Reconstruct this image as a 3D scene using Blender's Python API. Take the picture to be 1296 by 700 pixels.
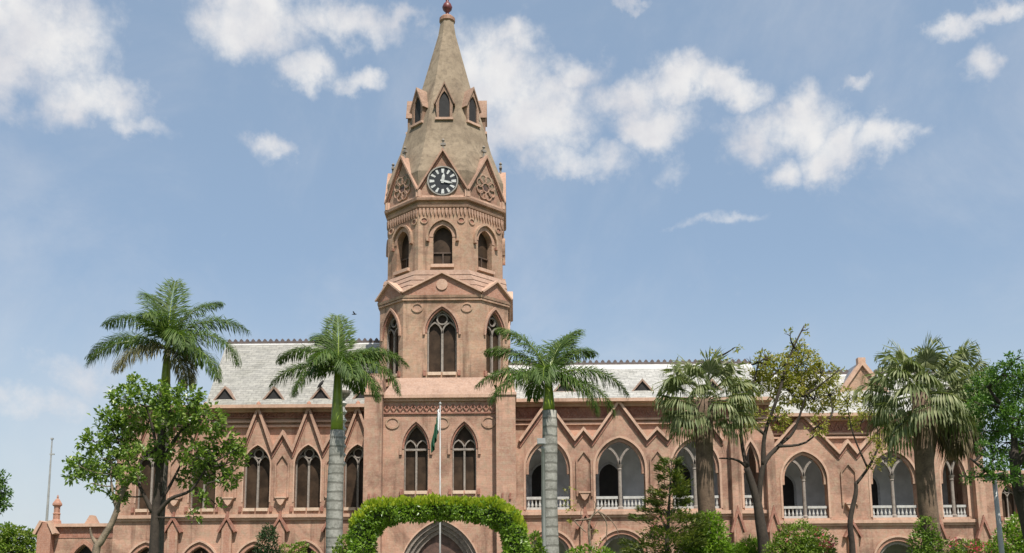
import bpy, math, random
import numpy as np
from mathutils import Vector, Matrix
from mathutils.geometry import tessellate_polygon

for o in list(bpy.data.objects): bpy.data.objects.remove(o, do_unlink=True)
SC = bpy.context.scene
COL = SC.collection
R = math.radians

# ------------------------------------------------------------------ camera
FPX = 1264.0                      # focal length in pixels of the 1296 px wide photograph
PX0, PY0 = 648.0, 545.0           # where the optical axis falls in the photograph
PITCH, ROLL = R(9.2), 0.008
CAM = Vector((0, 0, 1.7))
fw = Vector((0, math.cos(PITCH), math.sin(PITCH)))
_r0 = Vector((1, 0, 0)); _u0 = Vector((0, -math.sin(PITCH), math.cos(PITCH)))
rt = _r0*math.cos(ROLL) - _u0*math.sin(ROLL)
up = _u0*math.cos(ROLL) + _r0*math.sin(ROLL)
cd = bpy.data.cameras.new('camera'); cam = bpy.data.objects.new('camera', cd); COL.objects.link(cam)
cam.matrix_world = Matrix(((rt.x, up.x, -fw.x, CAM.x), (rt.y, up.y, -fw.y, CAM.y), (rt.z, up.z, -fw.z, CAM.z), (0, 0, 0, 1)))
cd.sensor_width = 36; cd.lens = 36*FPX/1296; cd.shift_y = (PY0-350)/1296
cd.clip_start = .1; cd.clip_end = 5000
SC.camera = cam
def ray(px, py): return fw*FPX + rt*(px-PX0) - up*(py-PY0)
def at(px, py, Y):
    v = ray(px, py); return CAM + v*(Y/v.y)
def X(px, py, Y): return at(px, py, Y).x
def Z(px, py, Y): return at(px, py, Y).z
def S(px, py, Y): return at(px+1, py, Y).x - at(px, py, Y).x      # metres per pixel

# ------------------------------------------------------------------ sky and sun
SUN_EL, SUN_AZ = R(58), R(20)     # azimuth: towards the right of straight behind the camera
SUN_STR, SKY_STR = 4.3, 0.088
sun_dir = Vector((math.sin(SUN_AZ)*math.cos(SUN_EL), -math.cos(SUN_AZ)*math.cos(SUN_EL), math.sin(SUN_EL)))
ld = bpy.data.lights.new('sun', 'SUN'); ld.energy = SUN_STR; ld.angle = R(.5); ld.color = (1, .95, .87)
lo = bpy.data.objects.new('sun', ld); COL.objects.link(lo)
lo.rotation_euler = (-sun_dir).to_track_quat('-Z', 'Y').to_euler()
SC.view_settings.view_transform = 'Standard'; SC.view_settings.look = 'None'
SC.view_settings.exposure = 0.5; SC.view_settings.gamma = 1; SC.view_settings.use_curve_mapping = False
SC.cycles.max_bounces = 6; SC.cycles.transparent_max_bounces = 8

class NT:
    """tiny node builder"""
    def __init__(s, nt): s.nt = nt
    def n(s, typ, **kw):
        nd = s.nt.nodes.new(typ)
        for k, v in kw.items(): setattr(nd, k, v)
        return nd
    def put(s, sock, v):
        if hasattr(v, 'is_linked') or isinstance(v, bpy.types.NodeSocket): s.nt.links.new(v, sock)
        else: sock.default_value = v
    def math(s, op, a, b=None, c=None, clamp=False):
        nd = s.n('ShaderNodeMath', operation=op, use_clamp=clamp)
        for i, v in enumerate((a, b, c)):
            if v is not None: s.put(nd.inputs[i], v)
        return nd.outputs[0]
    def vec(s, op, a, b=None):
        nd = s.n('ShaderNodeVectorMath', operation=op)
        s.put(nd.inputs[0], a)
        if b is not None: s.put(nd.inputs[1], b)
        return nd.outputs['Value'] if op in ('LENGTH', 'DOT_PRODUCT', 'DISTANCE') else nd.outputs[0]
    def mix(s, f, a, b, blend='MIX'):
        nd = s.n('ShaderNodeMix', data_type='RGBA', blend_type=blend)
        s.put(nd.inputs[0], f); s.put(nd.inputs[6], a); s.put(nd.inputs[7], b)
        return nd.outputs[2]
    def ramp(s, f, stops):
        nd = s.n('ShaderNodeValToRGB'); cr = nd.color_ramp
        while len(cr.elements) < len(stops): cr.elements.new(.5)
        for e, (p, c) in zip(cr.elements, stops):
            e.position = p; e.color = (*c, 1) if len(c) == 3 else c
        s.put(nd.inputs[0], f); return nd.outputs[0]
    def smooth(s, v, lo, hi, a=0., b=1.):
        nd = s.n('ShaderNodeMapRange', interpolation_type='SMOOTHSTEP')
        s.put(nd.inputs[0], v); nd.inputs[1].default_value = lo; nd.inputs[2].default_value = hi
        nd.inputs[3].default_value = a; nd.inputs[4].default_value = b
        return nd.outputs[0]
    def noise(s, vec, scale, detail=4, rough=.55, dist=0.):
        nd = s.n('ShaderNodeTexNoise'); s.put(nd.inputs['Vector'], vec)
        nd.inputs['Scale'].default_value = scale; nd.inputs['Detail'].default_value = detail
        nd.inputs['Roughness'].default_value = rough; nd.inputs['Distortion'].default_value = dist
        return nd.outputs

W = bpy.data.worlds.new('World'); SC.world = W; W.use_nodes = True
W.node_tree.nodes.clear(); k = NT(W.node_tree)
sky = k.n('ShaderNodeTexSky', sky_type='NISHITA'); sky.sun_disc = False
sky.sun_elevation = SUN_EL; sky.sun_rotation = math.pi - SUN_AZ
sky.air_density = 1.0; sky.dust_density = 2.2; sky.ozone_density = 2.0; sky.altitude = 200
geo = k.n('ShaderNodeTexCoord').outputs['Generated']
sep = k.n('ShaderNodeSeparateXYZ'); k.put(sep.inputs[0], geo)
az = k.math('ARCTAN2', sep.outputs[0], sep.outputs[1])
el = k.math('ARCSINE', sep.outputs[2])
ae = k.n('ShaderNodeCombineXYZ'); k.put(ae.inputs[0], az); k.put(ae.inputs[1], el)
AE = ae.outputs[0]
# edges of the clouds are torn by noise taken on the direction itself
w1 = k.noise(AE, 9, 6, .6)[1]
w2 = k.noise(AE, 30, 5, .6)[1]
wv = k.vec('SUBTRACT', w1, (.5, .5, .5))
sc1 = k.n('ShaderNodeVectorMath', operation='SCALE'); k.put(sc1.inputs[0], wv); sc1.inputs['Scale'].default_value = .085
wv2 = k.vec('SUBTRACT', w2, (.5, .5, .5))
sc2 = k.n('ShaderNodeVectorMath', operation='SCALE'); k.put(sc2.inputs[0], wv2); sc2.inputs['Scale'].default_value = .03
AEw = k.vec('ADD', k.vec('ADD', AE, sc1.outputs[0]), sc2.outputs[0])
CLOUDS = [  # centre and radii as measured in the photograph, density
 (40,40,95,75,1),(-20,70,80,60,1),(115,118,75,34,.8),(165,152,55,15,.55),(195,4,42,16,.8),
 (318,28,75,50,1),(385,82,38,30,.95),(435,15,70,32,.9),(500,18,55,16,.65),(690,130,70,60,.85),(600,200,60,40,.7),(455,98,32,18,.85),(345,188,34,19,.75),
 (618,105,70,75,1),(648,52,40,24,.85),(668,165,80,50,1),(728,86,44,28,.9),(765,205,45,25,.7),(715,215,60,22,.7),
 (800,120,60,36,.9),(830,150,58,34,1),(870,100,62,30,.95),(925,104,50,26,.9),(950,160,40,34,.8),
 (1005,150,55,44,1),(1050,180,62,36,1),(1105,184,58,30,.95),(980,210,34,22,.75),(1150,176,40,16,.6),
 (1205,28,36,22,.9),(1255,6,60,18,.8),(1245,78,26,30,.7),(1096,100,26,12,.6),(908,278,50,10,.5),(850,212,24,24,.4),
 (100,478,75,34,.55),(40,516,95,26,.6),(150,460,60,24,.4),(800,2,30,8,.5)]
field = None
for (px, py, rx, ry, dens) in CLOUDS:
    d = ray(px, py).normalized(); a = math.atan2(d.x, d.y); e = math.asin(d.z)
    d2 = ray(px+1, py).normalized(); da = abs(math.atan2(d2.x, d2.y)-a)
    d3 = ray(px, py-1).normalized(); de = abs(math.asin(d3.z)-e)
    v = k.vec('LENGTH', k.vec('MULTIPLY', k.vec('SUBTRACT', AEw, (a, e, 0)), (1/(rx*1.3*da), 1/(ry*1.3*de), 0)))
    b = k.smooth(v, 0., 1.35, dens, 0.)
    field = b if field is None else k.math('MAXIMUM', field, b)
# a few loose clouds in the part of the sky behind the camera
back = k.math('MULTIPLY', k.smooth(k.noise(geo, 2.6, 6, .6)[0], .52, .68), k.smooth(sep.outputs[1], .05, -.25))
field = k.math('MAXIMUM', field, back)
fine = k.noise(AE, 42, 7, .62)[0]
mid = k.noise(AE, 15, 9, .68, .35)[0]
field = k.math('ADD', field, k.math('MULTIPLY', k.math('SUBTRACT', fine, .5), .7))
field = k.math('ADD', field, k.math('MULTIPLY', k.math('SUBTRACT', mid, .5), .75))
cover = k.math('MULTIPLY', k.smooth(field, .10, .98, 0., .98), k.smooth(k.noise(AE, 21, 6, .6)[0], .2, .58, .75, 1.))
shade = k.noise(AE, 13, 6, .6)[0]
veil = k.math('MULTIPLY', k.smooth(k.noise(AE, 4.2, 7, .62, .4)[0], .42, .75), .26)
cover = k.math('MAXIMUM', cover, veil)
cloudcol = k.mix(k.smooth(shade, .3, .7), (.50, .50, .525, 1), (.62, .615, .61, 1))
bg1 = k.n('ShaderNodeBackground')
skycol = k.mix(.42, sky.outputs[0], (3.9, 5.2, 6.7, 1))
skycol = k.mix(k.smooth(el, .34, -.02, 0., .75), skycol, (5.6, 6.1, 6.3, 1))
k.put(bg1.inputs[0], skycol); bg1.inputs[1].default_value = SKY_STR
bg2 = k.n('ShaderNodeBackground'); k.put(bg2.inputs[0], cloudcol); bg2.inputs[1].default_value = 1.0
ms = k.n('ShaderNodeMixShader'); k.put(ms.inputs[0], cover); k.put(ms.inputs[1], bg1.outputs[0]); k.put(ms.inputs[2], bg2.outputs[0])
wo = k.n('ShaderNodeOutputWorld'); k.put(wo.inputs[0], ms.outputs[0])

# ------------------------------------------------------------------ materials
def new_mat(name):
    m = bpy.data.materials.new(name); m.use_nodes = True; m.node_tree.nodes.clear()
    t = NT(m.node_tree)
    b = t.n('ShaderNodeBsdfPrincipled'); o = t.n('ShaderNodeOutputMaterial'); t.put(o.inputs[0], b.outputs[0])
    return m, t, b, o
def c4(c): return (*c, 1)

def masonry(name, c1, c2, c3, rough=.9, brick=.34, stain=.35, bump=.25, fine=.4):
    """weathered masonry: fine courses, blotches, vertical rain streaks"""
    m, t, b, o = new_mat(name)
    pos = t.n('ShaderNodeNewGeometry').outputs['Position']
    s = t.n('ShaderNodeSeparateXYZ'); t.put(s.inputs[0], pos)
    u = t.math('ADD', s.outputs[0], t.math('MULTIPLY', s.outputs[1], .55))
    cb = t.n('ShaderNodeCombineXYZ'); t.put(cb.inputs[0], u); t.put(cb.inputs[1], s.outputs[2])
    br = t.n('ShaderNodeTexBrick'); t.put(br.inputs['Vector'], cb.outputs[0])
    br.inputs['Scale'].default_value = 1; br.inputs['Brick Width'].default_value = .26; br.inputs['Row Height'].default_value = .095
    br.inputs['Mortar Size'].default_value = .010; br.inputs['Color1'].default_value = (1, 1, 1, 1); br.inputs['Color2'].default_value = (.62, .58, .56, 1)
    br.inputs['Mortar'].default_value = (.9, .88, .85, 1); br.inputs['Bias'].default_value = -.2
    n1 = t.noise(pos, .55, 6, .62)[0]; n2 = t.noise(pos, 3.2, 5, .65)[0]; n3 = t.noise(pos, 11, 3, .6)[0]
    col = t.mix(t.smooth(n1, .36, .64), c4(c1), c4(c2))
    col = t.mix(t.math('MULTIPLY', t.smooth(n2, .42, .68), .85), col, c4(c3))
    col = t.mix(t.math('MULTIPLY', t.smooth(n3, .35, .7), fine), col, t.mix(.5, col, (.62, .5, .42, 1)))
    bl = t.n('ShaderNodeTexBrick'); t.put(bl.inputs['Vector'], t.vec('ADD', cb.outputs[0], t.vec('MULTIPLY', t.noise(pos, 1.7, 3, .6)[1], (.5, .35, 0))))
    bl.inputs['Scale'].default_value = 1; bl.inputs['Brick Width'].default_value = 1.15; bl.inputs['Row Height'].default_value = .48; bl.inputs['Mortar Size'].default_value = 0
    bl.inputs['Color1'].default_value = (1.0, .97, .93, 1); bl.inputs['Color2'].default_value = (.70, .67, .66, 1); bl.inputs['Mortar'].default_value = (.8, .8, .8, 1)
    col = t.mix(min(.6, brick*1.6), col, bl.outputs[0], 'MULTIPLY')
    soot = t.noise(pos, .38, 7, .7, .6)[0]
    col = t.mix(t.math('MULTIPLY', t.smooth(soot, .47, .66), stain*.8), col, t.mix(1., col, (.50, .46, .44, 1), 'MULTIPLY'))
    col = t.mix(brick, col, br.outputs[0], 'MULTIPLY')
    mp = t.n('ShaderNodeMapping'); t.put(mp.inputs[0], pos); mp.inputs['Scale'].default_value = (1.9, 1.9, .16)
    st = t.noise(mp.outputs[0], 1.0, 5, .65)[0]
    col = t.mix(t.math('MULTIPLY', t.smooth(st, .52, .75), stain), col, t.mix(1., col, (.42, .38, .36, 1), 'MULTIPLY'))
    t.put(b.inputs['Base Color'], col); b.inputs['Roughness'].default_value = rough
    bp = t.n('ShaderNodeBump'); bp.inputs['Strength'].default_value = bump; bp.inputs['Distance'].default_value = .04
    t.put(bp.inputs['Height'], t.math('ADD', t.noise(pos, 14, 4, .6)[0], t.math('MULTIPLY', br.outputs[1], -.6)))
    t.put(b.inputs['Normal'], bp.outputs[0])
    return m
def plain(name, c, rough=.7, metal=0, var=.25, scale=4., spec=.5):
    m, t, b, o = new_mat(name)
    pos = t.n('ShaderNodeNewGeometry').outputs['Position']
    n1 = t.noise(pos, scale, 5, .6)[0]
    dark = tuple(x*(1-var) for x in c); lite = tuple(min(1, x*(1+var*.6)) for x in c)
    t.put(b.inputs['Base Color'], t.mix(t.smooth(n1, .3, .7), c4(dark), c4(lite)))
    b.inputs['Roughness'].default_value = rough; b.inputs['Metallic'].default_value = metal
    b.inputs['Specular IOR Level'].default_value = spec
    return m
def slate(name, c1, c2, c3, bw, rh):
    m, t, b, o = new_mat(name)
    pos = t.n('ShaderNodeNewGeometry').outputs['Position']
    s = t.n('ShaderNodeSeparateXYZ'); t.put(s.inputs[0], pos)
    cb = t.n('ShaderNodeCombineXYZ'); t.put(cb.inputs[0], s.outputs[0]); t.put(cb.inputs[1], s.outputs[2])
    br = t.n('ShaderNodeTexBrick'); t.put(br.inputs['Vector'], cb.outputs[0])
    br.inputs['Scale'].default_value = 1; br.inputs['Brick Width'].default_value = bw; br.inputs['Row Height'].default_value = rh
    br.inputs['Mortar Size'].default_value = .014; br.inputs['Color1'].default_value = c4(c1); br.inputs['Color2'].default_value = c4(c2)
    br.inputs['Mortar'].default_value = c4(tuple(x*.72 for x in c2))
    n1 = t.noise(pos, .9, 6, .65)[0]; n2 = t.noise(pos, 5, 4, .65)[0]
    col = t.mix(t.math('MULTIPLY', t.smooth(n2, .45, .7), .6), br.outputs[0], c4(c3))
    col = t.mix(t.math('MULTIPLY', t.smooth(n1, .46, .66), .5), col, t.mix(1., col, (.62, .62, .58, 1), 'MULTIPLY'))
    t.put(b.inputs['Base Color'], col); b.inputs['Roughness'].default_value = .55
    bp = t.n('ShaderNodeBump'); bp.inputs['Strength'].default_value = .4; bp.inputs['Distance'].default_value = .03
    t.put(bp.inputs['Height'], t.math('ADD', n2, t.math('MULTIPLY', br.outputs[1], -.7))); t.put(b.inputs['Normal'], bp.outputs[0])
    return m
def leafmat(name, cols, rough=.45, trans=.35, spec=.4):
    m, t, b, o = new_mat(name)
    g = t.n('ShaderNodeNewGeometry')
    pos = g.outputs['Position']; rnd = g.outputs['Random Per Island']
    n1 = t.noise(pos, 1.3, 3, .6)[0]
    f = t.math('ADD', t.math('MULTIPLY', rnd, .75), t.math('MULTIPLY', t.math('SUBTRACT', n1, .375), .9), clamp=True)
    st = [(i/(len(cols)-1), c) for i, c in enumerate(cols)]
    col = t.ramp(f, st)
    t.put(b.inputs['Base Color'], col); b.inputs['Roughness'].default_value = rough; b.inputs['Specular IOR Level'].default_value = spec
    tr = t.n('ShaderNodeBsdfTranslucent'); t.put(tr.inputs[0], t.mix(1., col, (1.0, 1.15, .5, 1), 'MULTIPLY'))
    mx = t.n('ShaderNodeMixShader'); mx.inputs[0].default_value = trans
    t.put(mx.inputs[1], b.outputs[0]); t.put(mx.inputs[2], tr.outputs[0]); t.put(o.inputs[0], mx.outputs[0])
    return m
def barkmat(name, c1, c2, ring=0., rough=.9):
    m, t, b, o = new_mat(name)
    pos = t.n('ShaderNodeNewGeometry').outputs['Position']
    n1 = t.noise(pos, 3, 5, .65)[0]; n2 = t.noise(pos, 16, 4, .6)[0]
    h = t.math('ADD', n1, t.math('MULTIPLY', n2, .6))
    if ring:
        s = t.n('ShaderNodeSeparateXYZ'); t.put(s.inputs[0], pos)
        rg = t.math('SINE', t.math('MULTIPLY', t.math('ADD', s.outputs[2], t.math('MULTIPLY', n1, .12)), ring))
        h = t.math('ADD', h, t.math('MULTIPLY', t.smooth(rg, .55, 1.), -.35))
    t.put(b.inputs['Base Color'], t.mix(t.smooth(h, .45, 1.1), c4(c1), c4(c2))); b.inputs['Roughness'].default_value = rough
    bp = t.n('ShaderNodeBump'); bp.inputs['Strength'].default_value = .5; bp.inputs['Distance'].default_value = .03
    t.put(bp.inputs['Height'], h); t.put(b.inputs['Normal'], bp.outputs[0])
    return m

M = {}
M['wall'] = masonry('pink_masonry', (.365, .205, .142), (.515, .30, .212), (.40, .285, .195), stain=1.0)
M['tower'] = masonry('tower_masonry', (.36, .215, .142), (.50, .305, .205), (.38, .275, .182), stain=1.0)
M['trim'] = masonry('pale_trim_stone', (.48, .30, .21), (.54, .35, .25), (.42, .26, .185), brick=0., stain=.5, bump=.15)
M['red'] = masonry('red_brick', (.30, .125, .085), (.36, .16, .105), (.24, .10, .07), brick=.3, stain=.3)
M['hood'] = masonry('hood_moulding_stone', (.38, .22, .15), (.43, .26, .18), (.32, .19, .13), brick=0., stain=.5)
M['orange'] = masonry('orange_brick', (.37, .18, .12), (.42, .215, .145), (.32, .155, .105), brick=.2, stain=.2)
M['sill'] = masonry('pale_sill_stone', (.55, .40, .29), (.62, .46, .34), (.47, .34, .25), brick=0., stain=.3)
M['tracery'] = masonry('grey_tracery_stone', (.20, .175, .15), (.26, .225, .195), (.155, .135, .115), brick=0., stain=.3, bump=.1)
M['spire'] = masonry('spire_plaster', (.225, .170, .113), (.28, .216, .147), (.165, .125, .083), brick=0., stain=.6, bump=.15, fine=.12)
M['slate'] = slate('pale_slate', (.325, .31, .27), (.235, .225, .20), (.40, .385, .34), .42, .17)
M['slate2'] = slate('mottled_slate', (.42, .405, .37), (.30, .29, .265), (.50, .485, .44), .42, .15)
M['sheet'] = plain('pale_sheet_metal', (.52, .51, .49), .4, 0, .12, 2)
M['tile'] = plain('dark_ridge_tile', (.11, .085, .08), .7)
M['glass'] = plain('dusty_window_glass', (.052, .033, .021), .5, 0, .5, 1.6, .15)
M['louvre'] = plain('brown_louvre_wood', (.085, .052, .035), .7, 0, .4, 6)
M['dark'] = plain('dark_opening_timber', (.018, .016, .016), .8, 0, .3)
M['inner'] = plain('grey_verandah_plaster', (.60, .605, .62), .9, 0, .18, 1.2)
M['white'] = plain('white_painted_stone', (.43, .42, .395), .7, 0, .15, 6)
M['lead'] = plain('weathered_lead', (.22, .19, .16), .6)
M['clockblack'] = plain('clock_black', (.012, .013, .014), .4, 0, .2)
M['clockwhite'] = plain('clock_white', (.50, .50, .48), .5, 0, .25)
M['metal'] = plain('grey_painted_steel', (.34, .335, .32), .45, .1, .15, 3)
M['redpaint'] = plain('dark_red_paint', (.14, .03, .028), .45, 0, .25, 6)
M['door'] = plain('brown_door_wood', (.10, .055, .04), .6, 0, .45, 4)
# ------------------------------------------------------------------ mesh and object helpers
def flat(Y):                       # frame of a wall facing the camera: u = x, v = z, w = depth behind Y
    return lambda u, v, w: (u, Y+w, v)
class MB:
    def __init__(s, T=None): s.v = []; s.f = []; s.T = T or (lambda u, v, w: (u, v, w))
    def add(s, pts, faces):
        n = len(s.v); s.v += [s.T(*p) for p in pts]; s.f += [tuple(i+n for i in f) for f in faces]
    def box(s, u0, u1, v0, v1, w0, w1):
        s.add([(u0,v0,w0),(u1,v0,w0),(u1,v1,w0),(u0,v1,w0),(u0,v0,w1),(u1,v0,w1),(u1,v1,w1),(u0,v1,w1)],
              [(0,1,2,3),(5,4,7,6),(4,0,3,7),(1,5,6,2),(3,2,6,7),(4,5,1,0)])
    def panel(s, outer, holes, w0, w1, back=True):
        """slab with holes: front face, back face, outer edge and the reveals of the holes"""
        loops = [outer]+list(holes)
        flatp = [p for l in loops for p in l]
        tris = tessellate_polygon([[Vector((p[0], p[1], 0)) for p in l] for l in loops])
        s.add([(p[0], p[1], w0) for p in flatp], tris)
        if back: s.add([(p[0], p[1], w1) for p in flatp], [t[::-1] for t in tris])
        for l in loops:
            n = len(l)
            s.add([(p[0], p[1], w0) for p in l]+[(p[0], p[1], w1) for p in l], [(i, (i+1) % n, n+(i+1) % n, n+i) for i in range(n)])
    def band(s, pts, t, w0, w1, closed=False):
        """moulding of width t to the left of a polyline, mitred, from depth w0 to w1"""
        n = len(pts); P = [Vector((p[0], p[1])) for p in pts]; Q = []
        for i in range(n):
            a = P[i-1] if (i or closed) else None; b = P[(i+1) % n] if (i < n-1 or closed) else None
            d1 = (P[i]-a).normalized() if a is not None else None; d2 = (b-P[i]).normalized() if b is not None else None
            if d1 is None: d1 = d2
            if d2 is None: d2 = d1
            n1 = Vector((-d1.y, d1.x)); n2 = Vector((-d2.y, d2.x)); m = n1+n2
            m = m.normalized() if m.length > 1e-6 else n1
            Q.append(P[i]+m*(t/max(.25, m.dot(n1))))
        vs = [(p.x, p.y, w0) for p in P]+[(p.x, p.y, w0) for p in Q]+[(p.x, p.y, w1) for p in P]+[(p.x, p.y, w1) for p in Q]
        fs = []
        for i in range(n if closed else n-1):
            j = (i+1) % n
            fs += [(i, j, n+j, n+i), (2*n+i, 3*n+i, 3*n+j, 2*n+j), (i, 2*n+i, 2*n+j, j), (n+i, n+j, 3*n+j, 3*n+i)]
        if not closed: fs += [(0, n, 3*n, 2*n), (n-1, 3*n-1, 4*n-1, 2*n-1) if False else (n-1, 2*n-1, 4*n-1, 3*n-1)]
        s.add(vs, fs)
    def tube(s, pts, rad, n=8, cap=True):
        P = [Vector(p) for p in pts]; base = len(s.v); vs = []; fs = []
        ref = Vector((.3, .9, .1))
        for i, p in enumerate(P):
            d = (P[min(i+1, len(P)-1)]-P[max(i-1, 0)]).normalized()
            a = d.cross(ref); a = a.normalized() if a.length > 1e-4 else d.cross(Vector((1, 0, 0))).normalized()
            b = d.cross(a); r = rad[i] if hasattr(rad, '__len__') else rad
            for q in range(n):
                th = 2*math.pi*q/n; vs.append(tuple(p+a*(r*math.cos(th))+b*(r*math.sin(th))))
        for i in range(len(P)-1):
            for q in range(n): fs.append((i*n+q, i*n+(q+1) % n, (i+1)*n+(q+1) % n, (i+1)*n+q))
        if cap: fs += [tuple(range(n))[::-1], tuple(range((len(P)-1)*n, len(P)*n))]
        s.add(vs, fs)
    def lathe(s, prof, c, n=16):      # prof: (radius, height); axis vertical in the frame (u, v, w) about c
        vs = []; fs = []
        for (r, h) in prof:
            for q in range(n):
                th = 2*math.pi*q/n; vs.append((c[0]+r*math.cos(th), c[1]+h, c[2]+r*math.sin(th)))
        for i in range(len(prof)-1):
            for q in range(n): fs.append((i*n+q, i*n+(q+1) % n, (i+1)*n+(q+1) % n, (i+1)*n+q))
        fs += [tuple(range(n)), tuple(range((len(prof)-1)*n, len(prof)*n))]
        s.add(vs, fs)
    def disc(s, cu, cv, r, w0, w1, n=24, ry=None):
        ry = ry or r
        pts = [(cu+r*math.cos(2*math.pi*q/n), cv+ry*math.sin(2*math.pi*q/n)) for q in range(n)]
        s.panel(pts, [], w0, w1)
    def ring(s, cu, cv, r, t, w0, w1, n=24, ry=None):
        ry = ry or r
        pts = [(cu+r*math.cos(-2*math.pi*q/n), cv+ry*math.sin(-2*math.pi*q/n)) for q in range(n)]
        s.band(pts, t, w0, w1, closed=True)
    def build(s, name, mat, parent=None, smooth=False):
        o = parent
        while o is not None and o.parent is not None: o = o.parent
        off = np.array(o.location if o is not None else (0, 0, 0), dtype=float)
        me = bpy.data.meshes.new(name)
        me.from_pydata((np.array(s.v, dtype=float).reshape(-1, 3)-off).tolist(), [], s.f)
        me.materials.append(M[mat] if isinstance(mat, str) else mat)
        if smooth: me.polygons.foreach_set('use_smooth', [True]*len(me.polygons))
        me.update()
        ob = bpy.data.objects.new(name, me); COL.objects.link(ob)
        if parent is not None: ob.parent = parent
        return ob
def thing(name, label, cat, loc, group=None):
    o = bpy.data.objects.new(name, None); COL.objects.link(o); o.location = loc; o.empty_display_size = .5
    o['label'] = label; o['category'] = cat
    if group: o['group'] = group
    return o
def tag(o, label, cat, group=None):
    o['label'] = label; o['category'] = cat
    if group: o['group'] = group
    return o
def structure(o): o['kind'] = 'structure'; return o

def arch(cx, a, zs, h, n=9, t=0., drop=0.):
    """pointed arch from left spring to right spring, half-width a, rise h, offset outwards by t, legs extended down by drop"""
    h = max(h, a*1.001); Rr = (a*a+h*h)/(2*a); c = Rr-a; Ro = Rr+t
    th1 = math.acos(max(-1, min(1, c/Ro)))
    L = []
    for i in range(n+1):
        th = th1*i/n; L.append((cx+c-Ro*math.cos(th), zs+Ro*math.sin(th)))
    Rgt = [(2*cx-p[0], p[1]) for p in L[:-1]][::-1]
    pts = L+Rgt
    if drop: pts = [(pts[0][0], zs-drop)]+pts+[(pts[-1][0], zs-drop)]
    return pts
def opening(cx, a, z0, zs, h, n=9): return [(cx-a, z0)]+arch(cx, a, zs, h, n)+[(cx+a, z0)]
def rev(p): return list(p)[::-1]

def tracery_mesh(mb, cx, a, z0, zs, h, w, t=.07, ring=True, transom=False):
    """two-light gothic tracery: jambs, mullion, two sub-arches, circle"""
    d = w+.12
    sub = a/2; hs = sub*1.35
    mb.box(cx-t*.7, cx+t*.7, z0, zs+.02, w, d)
    for sx in (-1, 1):
        c2 = cx+sx*sub
        mb.band(arch(c2, sub-t*.55, zs+.02, hs, 7), t*.95, w-.012, d-.01)
    # Y arms: main arch divided, following the curve of the big arch
    R2 = (a*a+h*h)/(2*a)
    if ring:
        cv = zs+h*.60; r = a*.30
        mb.ring(cx, cv, r, t*.9, w-.02, d-.02, 16)
    mb.band(arch(cx, a-t*.9, zs, h-t*1.3, 9, drop=zs-z0-.01), t*.8, w-.006, d+.006)
    if transom: mb.box(cx-a+.02, cx+a-.02, zs-.06, zs+.04, w-.016, d-.02)

def gothic_window(parent, T, cx, a, z0, zs, h, depth=.42, trac='tracery', sill=True, hood=True, ring=True, transom=False,
                  glass='glass', hoodmat='hood', hood_drop=.25, hood_t=.13, two=True):
    mb = MB(T); mb.panel(opening(cx, a+.02, z0-.02, zs, h+.02), [], depth-.03, depth+.05)
    g = mb.build('window', glass, parent)
    if two:
        mb = MB(T); tracery_mesh(mb, cx, a, z0, zs, h, depth-.2, t=max(.05, a*.11), ring=ring, transom=transom); mb.build('tracery', trac, g)
    else:
        mb = MB(T); mb.box(cx-.035, cx+.035, z0, z0+(zs-z0)*.45, depth-.12, depth-.04); mb.box(cx-a, cx+a, z0+(zs-z0)*.45, z0+(zs-z0)*.5, depth-.1, depth-.041); mb.build('shutter_frame', 'louvre', g)
    if sill:
        for sx in (-1, 1):
            mb = MB(T); mb.box(cx+sx*a*.5-a*.44, cx+sx*a*.5+a*.44, z0-.17, z0-.005, -.10, .2); mb.build('sill', 'sill', g)
        for sx in (-1, 1):
            mb = MB(T); mb.box(cx+sx*(a+.12)-.07, cx+sx*(a+.12)+.07, z0-.2, z0+.08, -.12, .02); mb.build('sill_block', 'red', g)
    if hood:
        mb = MB(T); mb.band(arch(cx, a, zs, h, 10, t=.10, drop=hood_drop), hood_t, -.11, .02); mb.build('hood_mould', hoodmat, g)
        mb = MB(T); mb.band(arch(cx, a, zs, h, 10, t=.0, drop=0), .085, -.035, .05); mb.build('arch_moulding', 'red', g)
    return g
# ------------------------------------------------------------------ ground
def sheet(name, pts, z, mat):
    mb = MB(); mb.add([(x, y, z) for x, y in pts], [tuple(range(len(pts)))]); return structure(mb.build(name, mat))
M['lawn'] = plain('lawn_grass', (.075, .115, .035), .9, 0, .45, 1.5)
M['drive'] = plain('pale_drive', (.30, .27, .23), .9, 0, .25, 1.)
sheet('ground', [(-900, -300), (900, -300), (900, 1800), (-900, 1800)], 0, 'lawn')
sheet('driveway', [(-38, 44.5), (45, 44.5), (45, 49), (-38, 49)], .004, 'drive')
sheet('path', [(-1.6, -5), (1.2, -5), (-2.2, 44.5), (-5, 44.5)], .004, 'drive')

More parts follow.
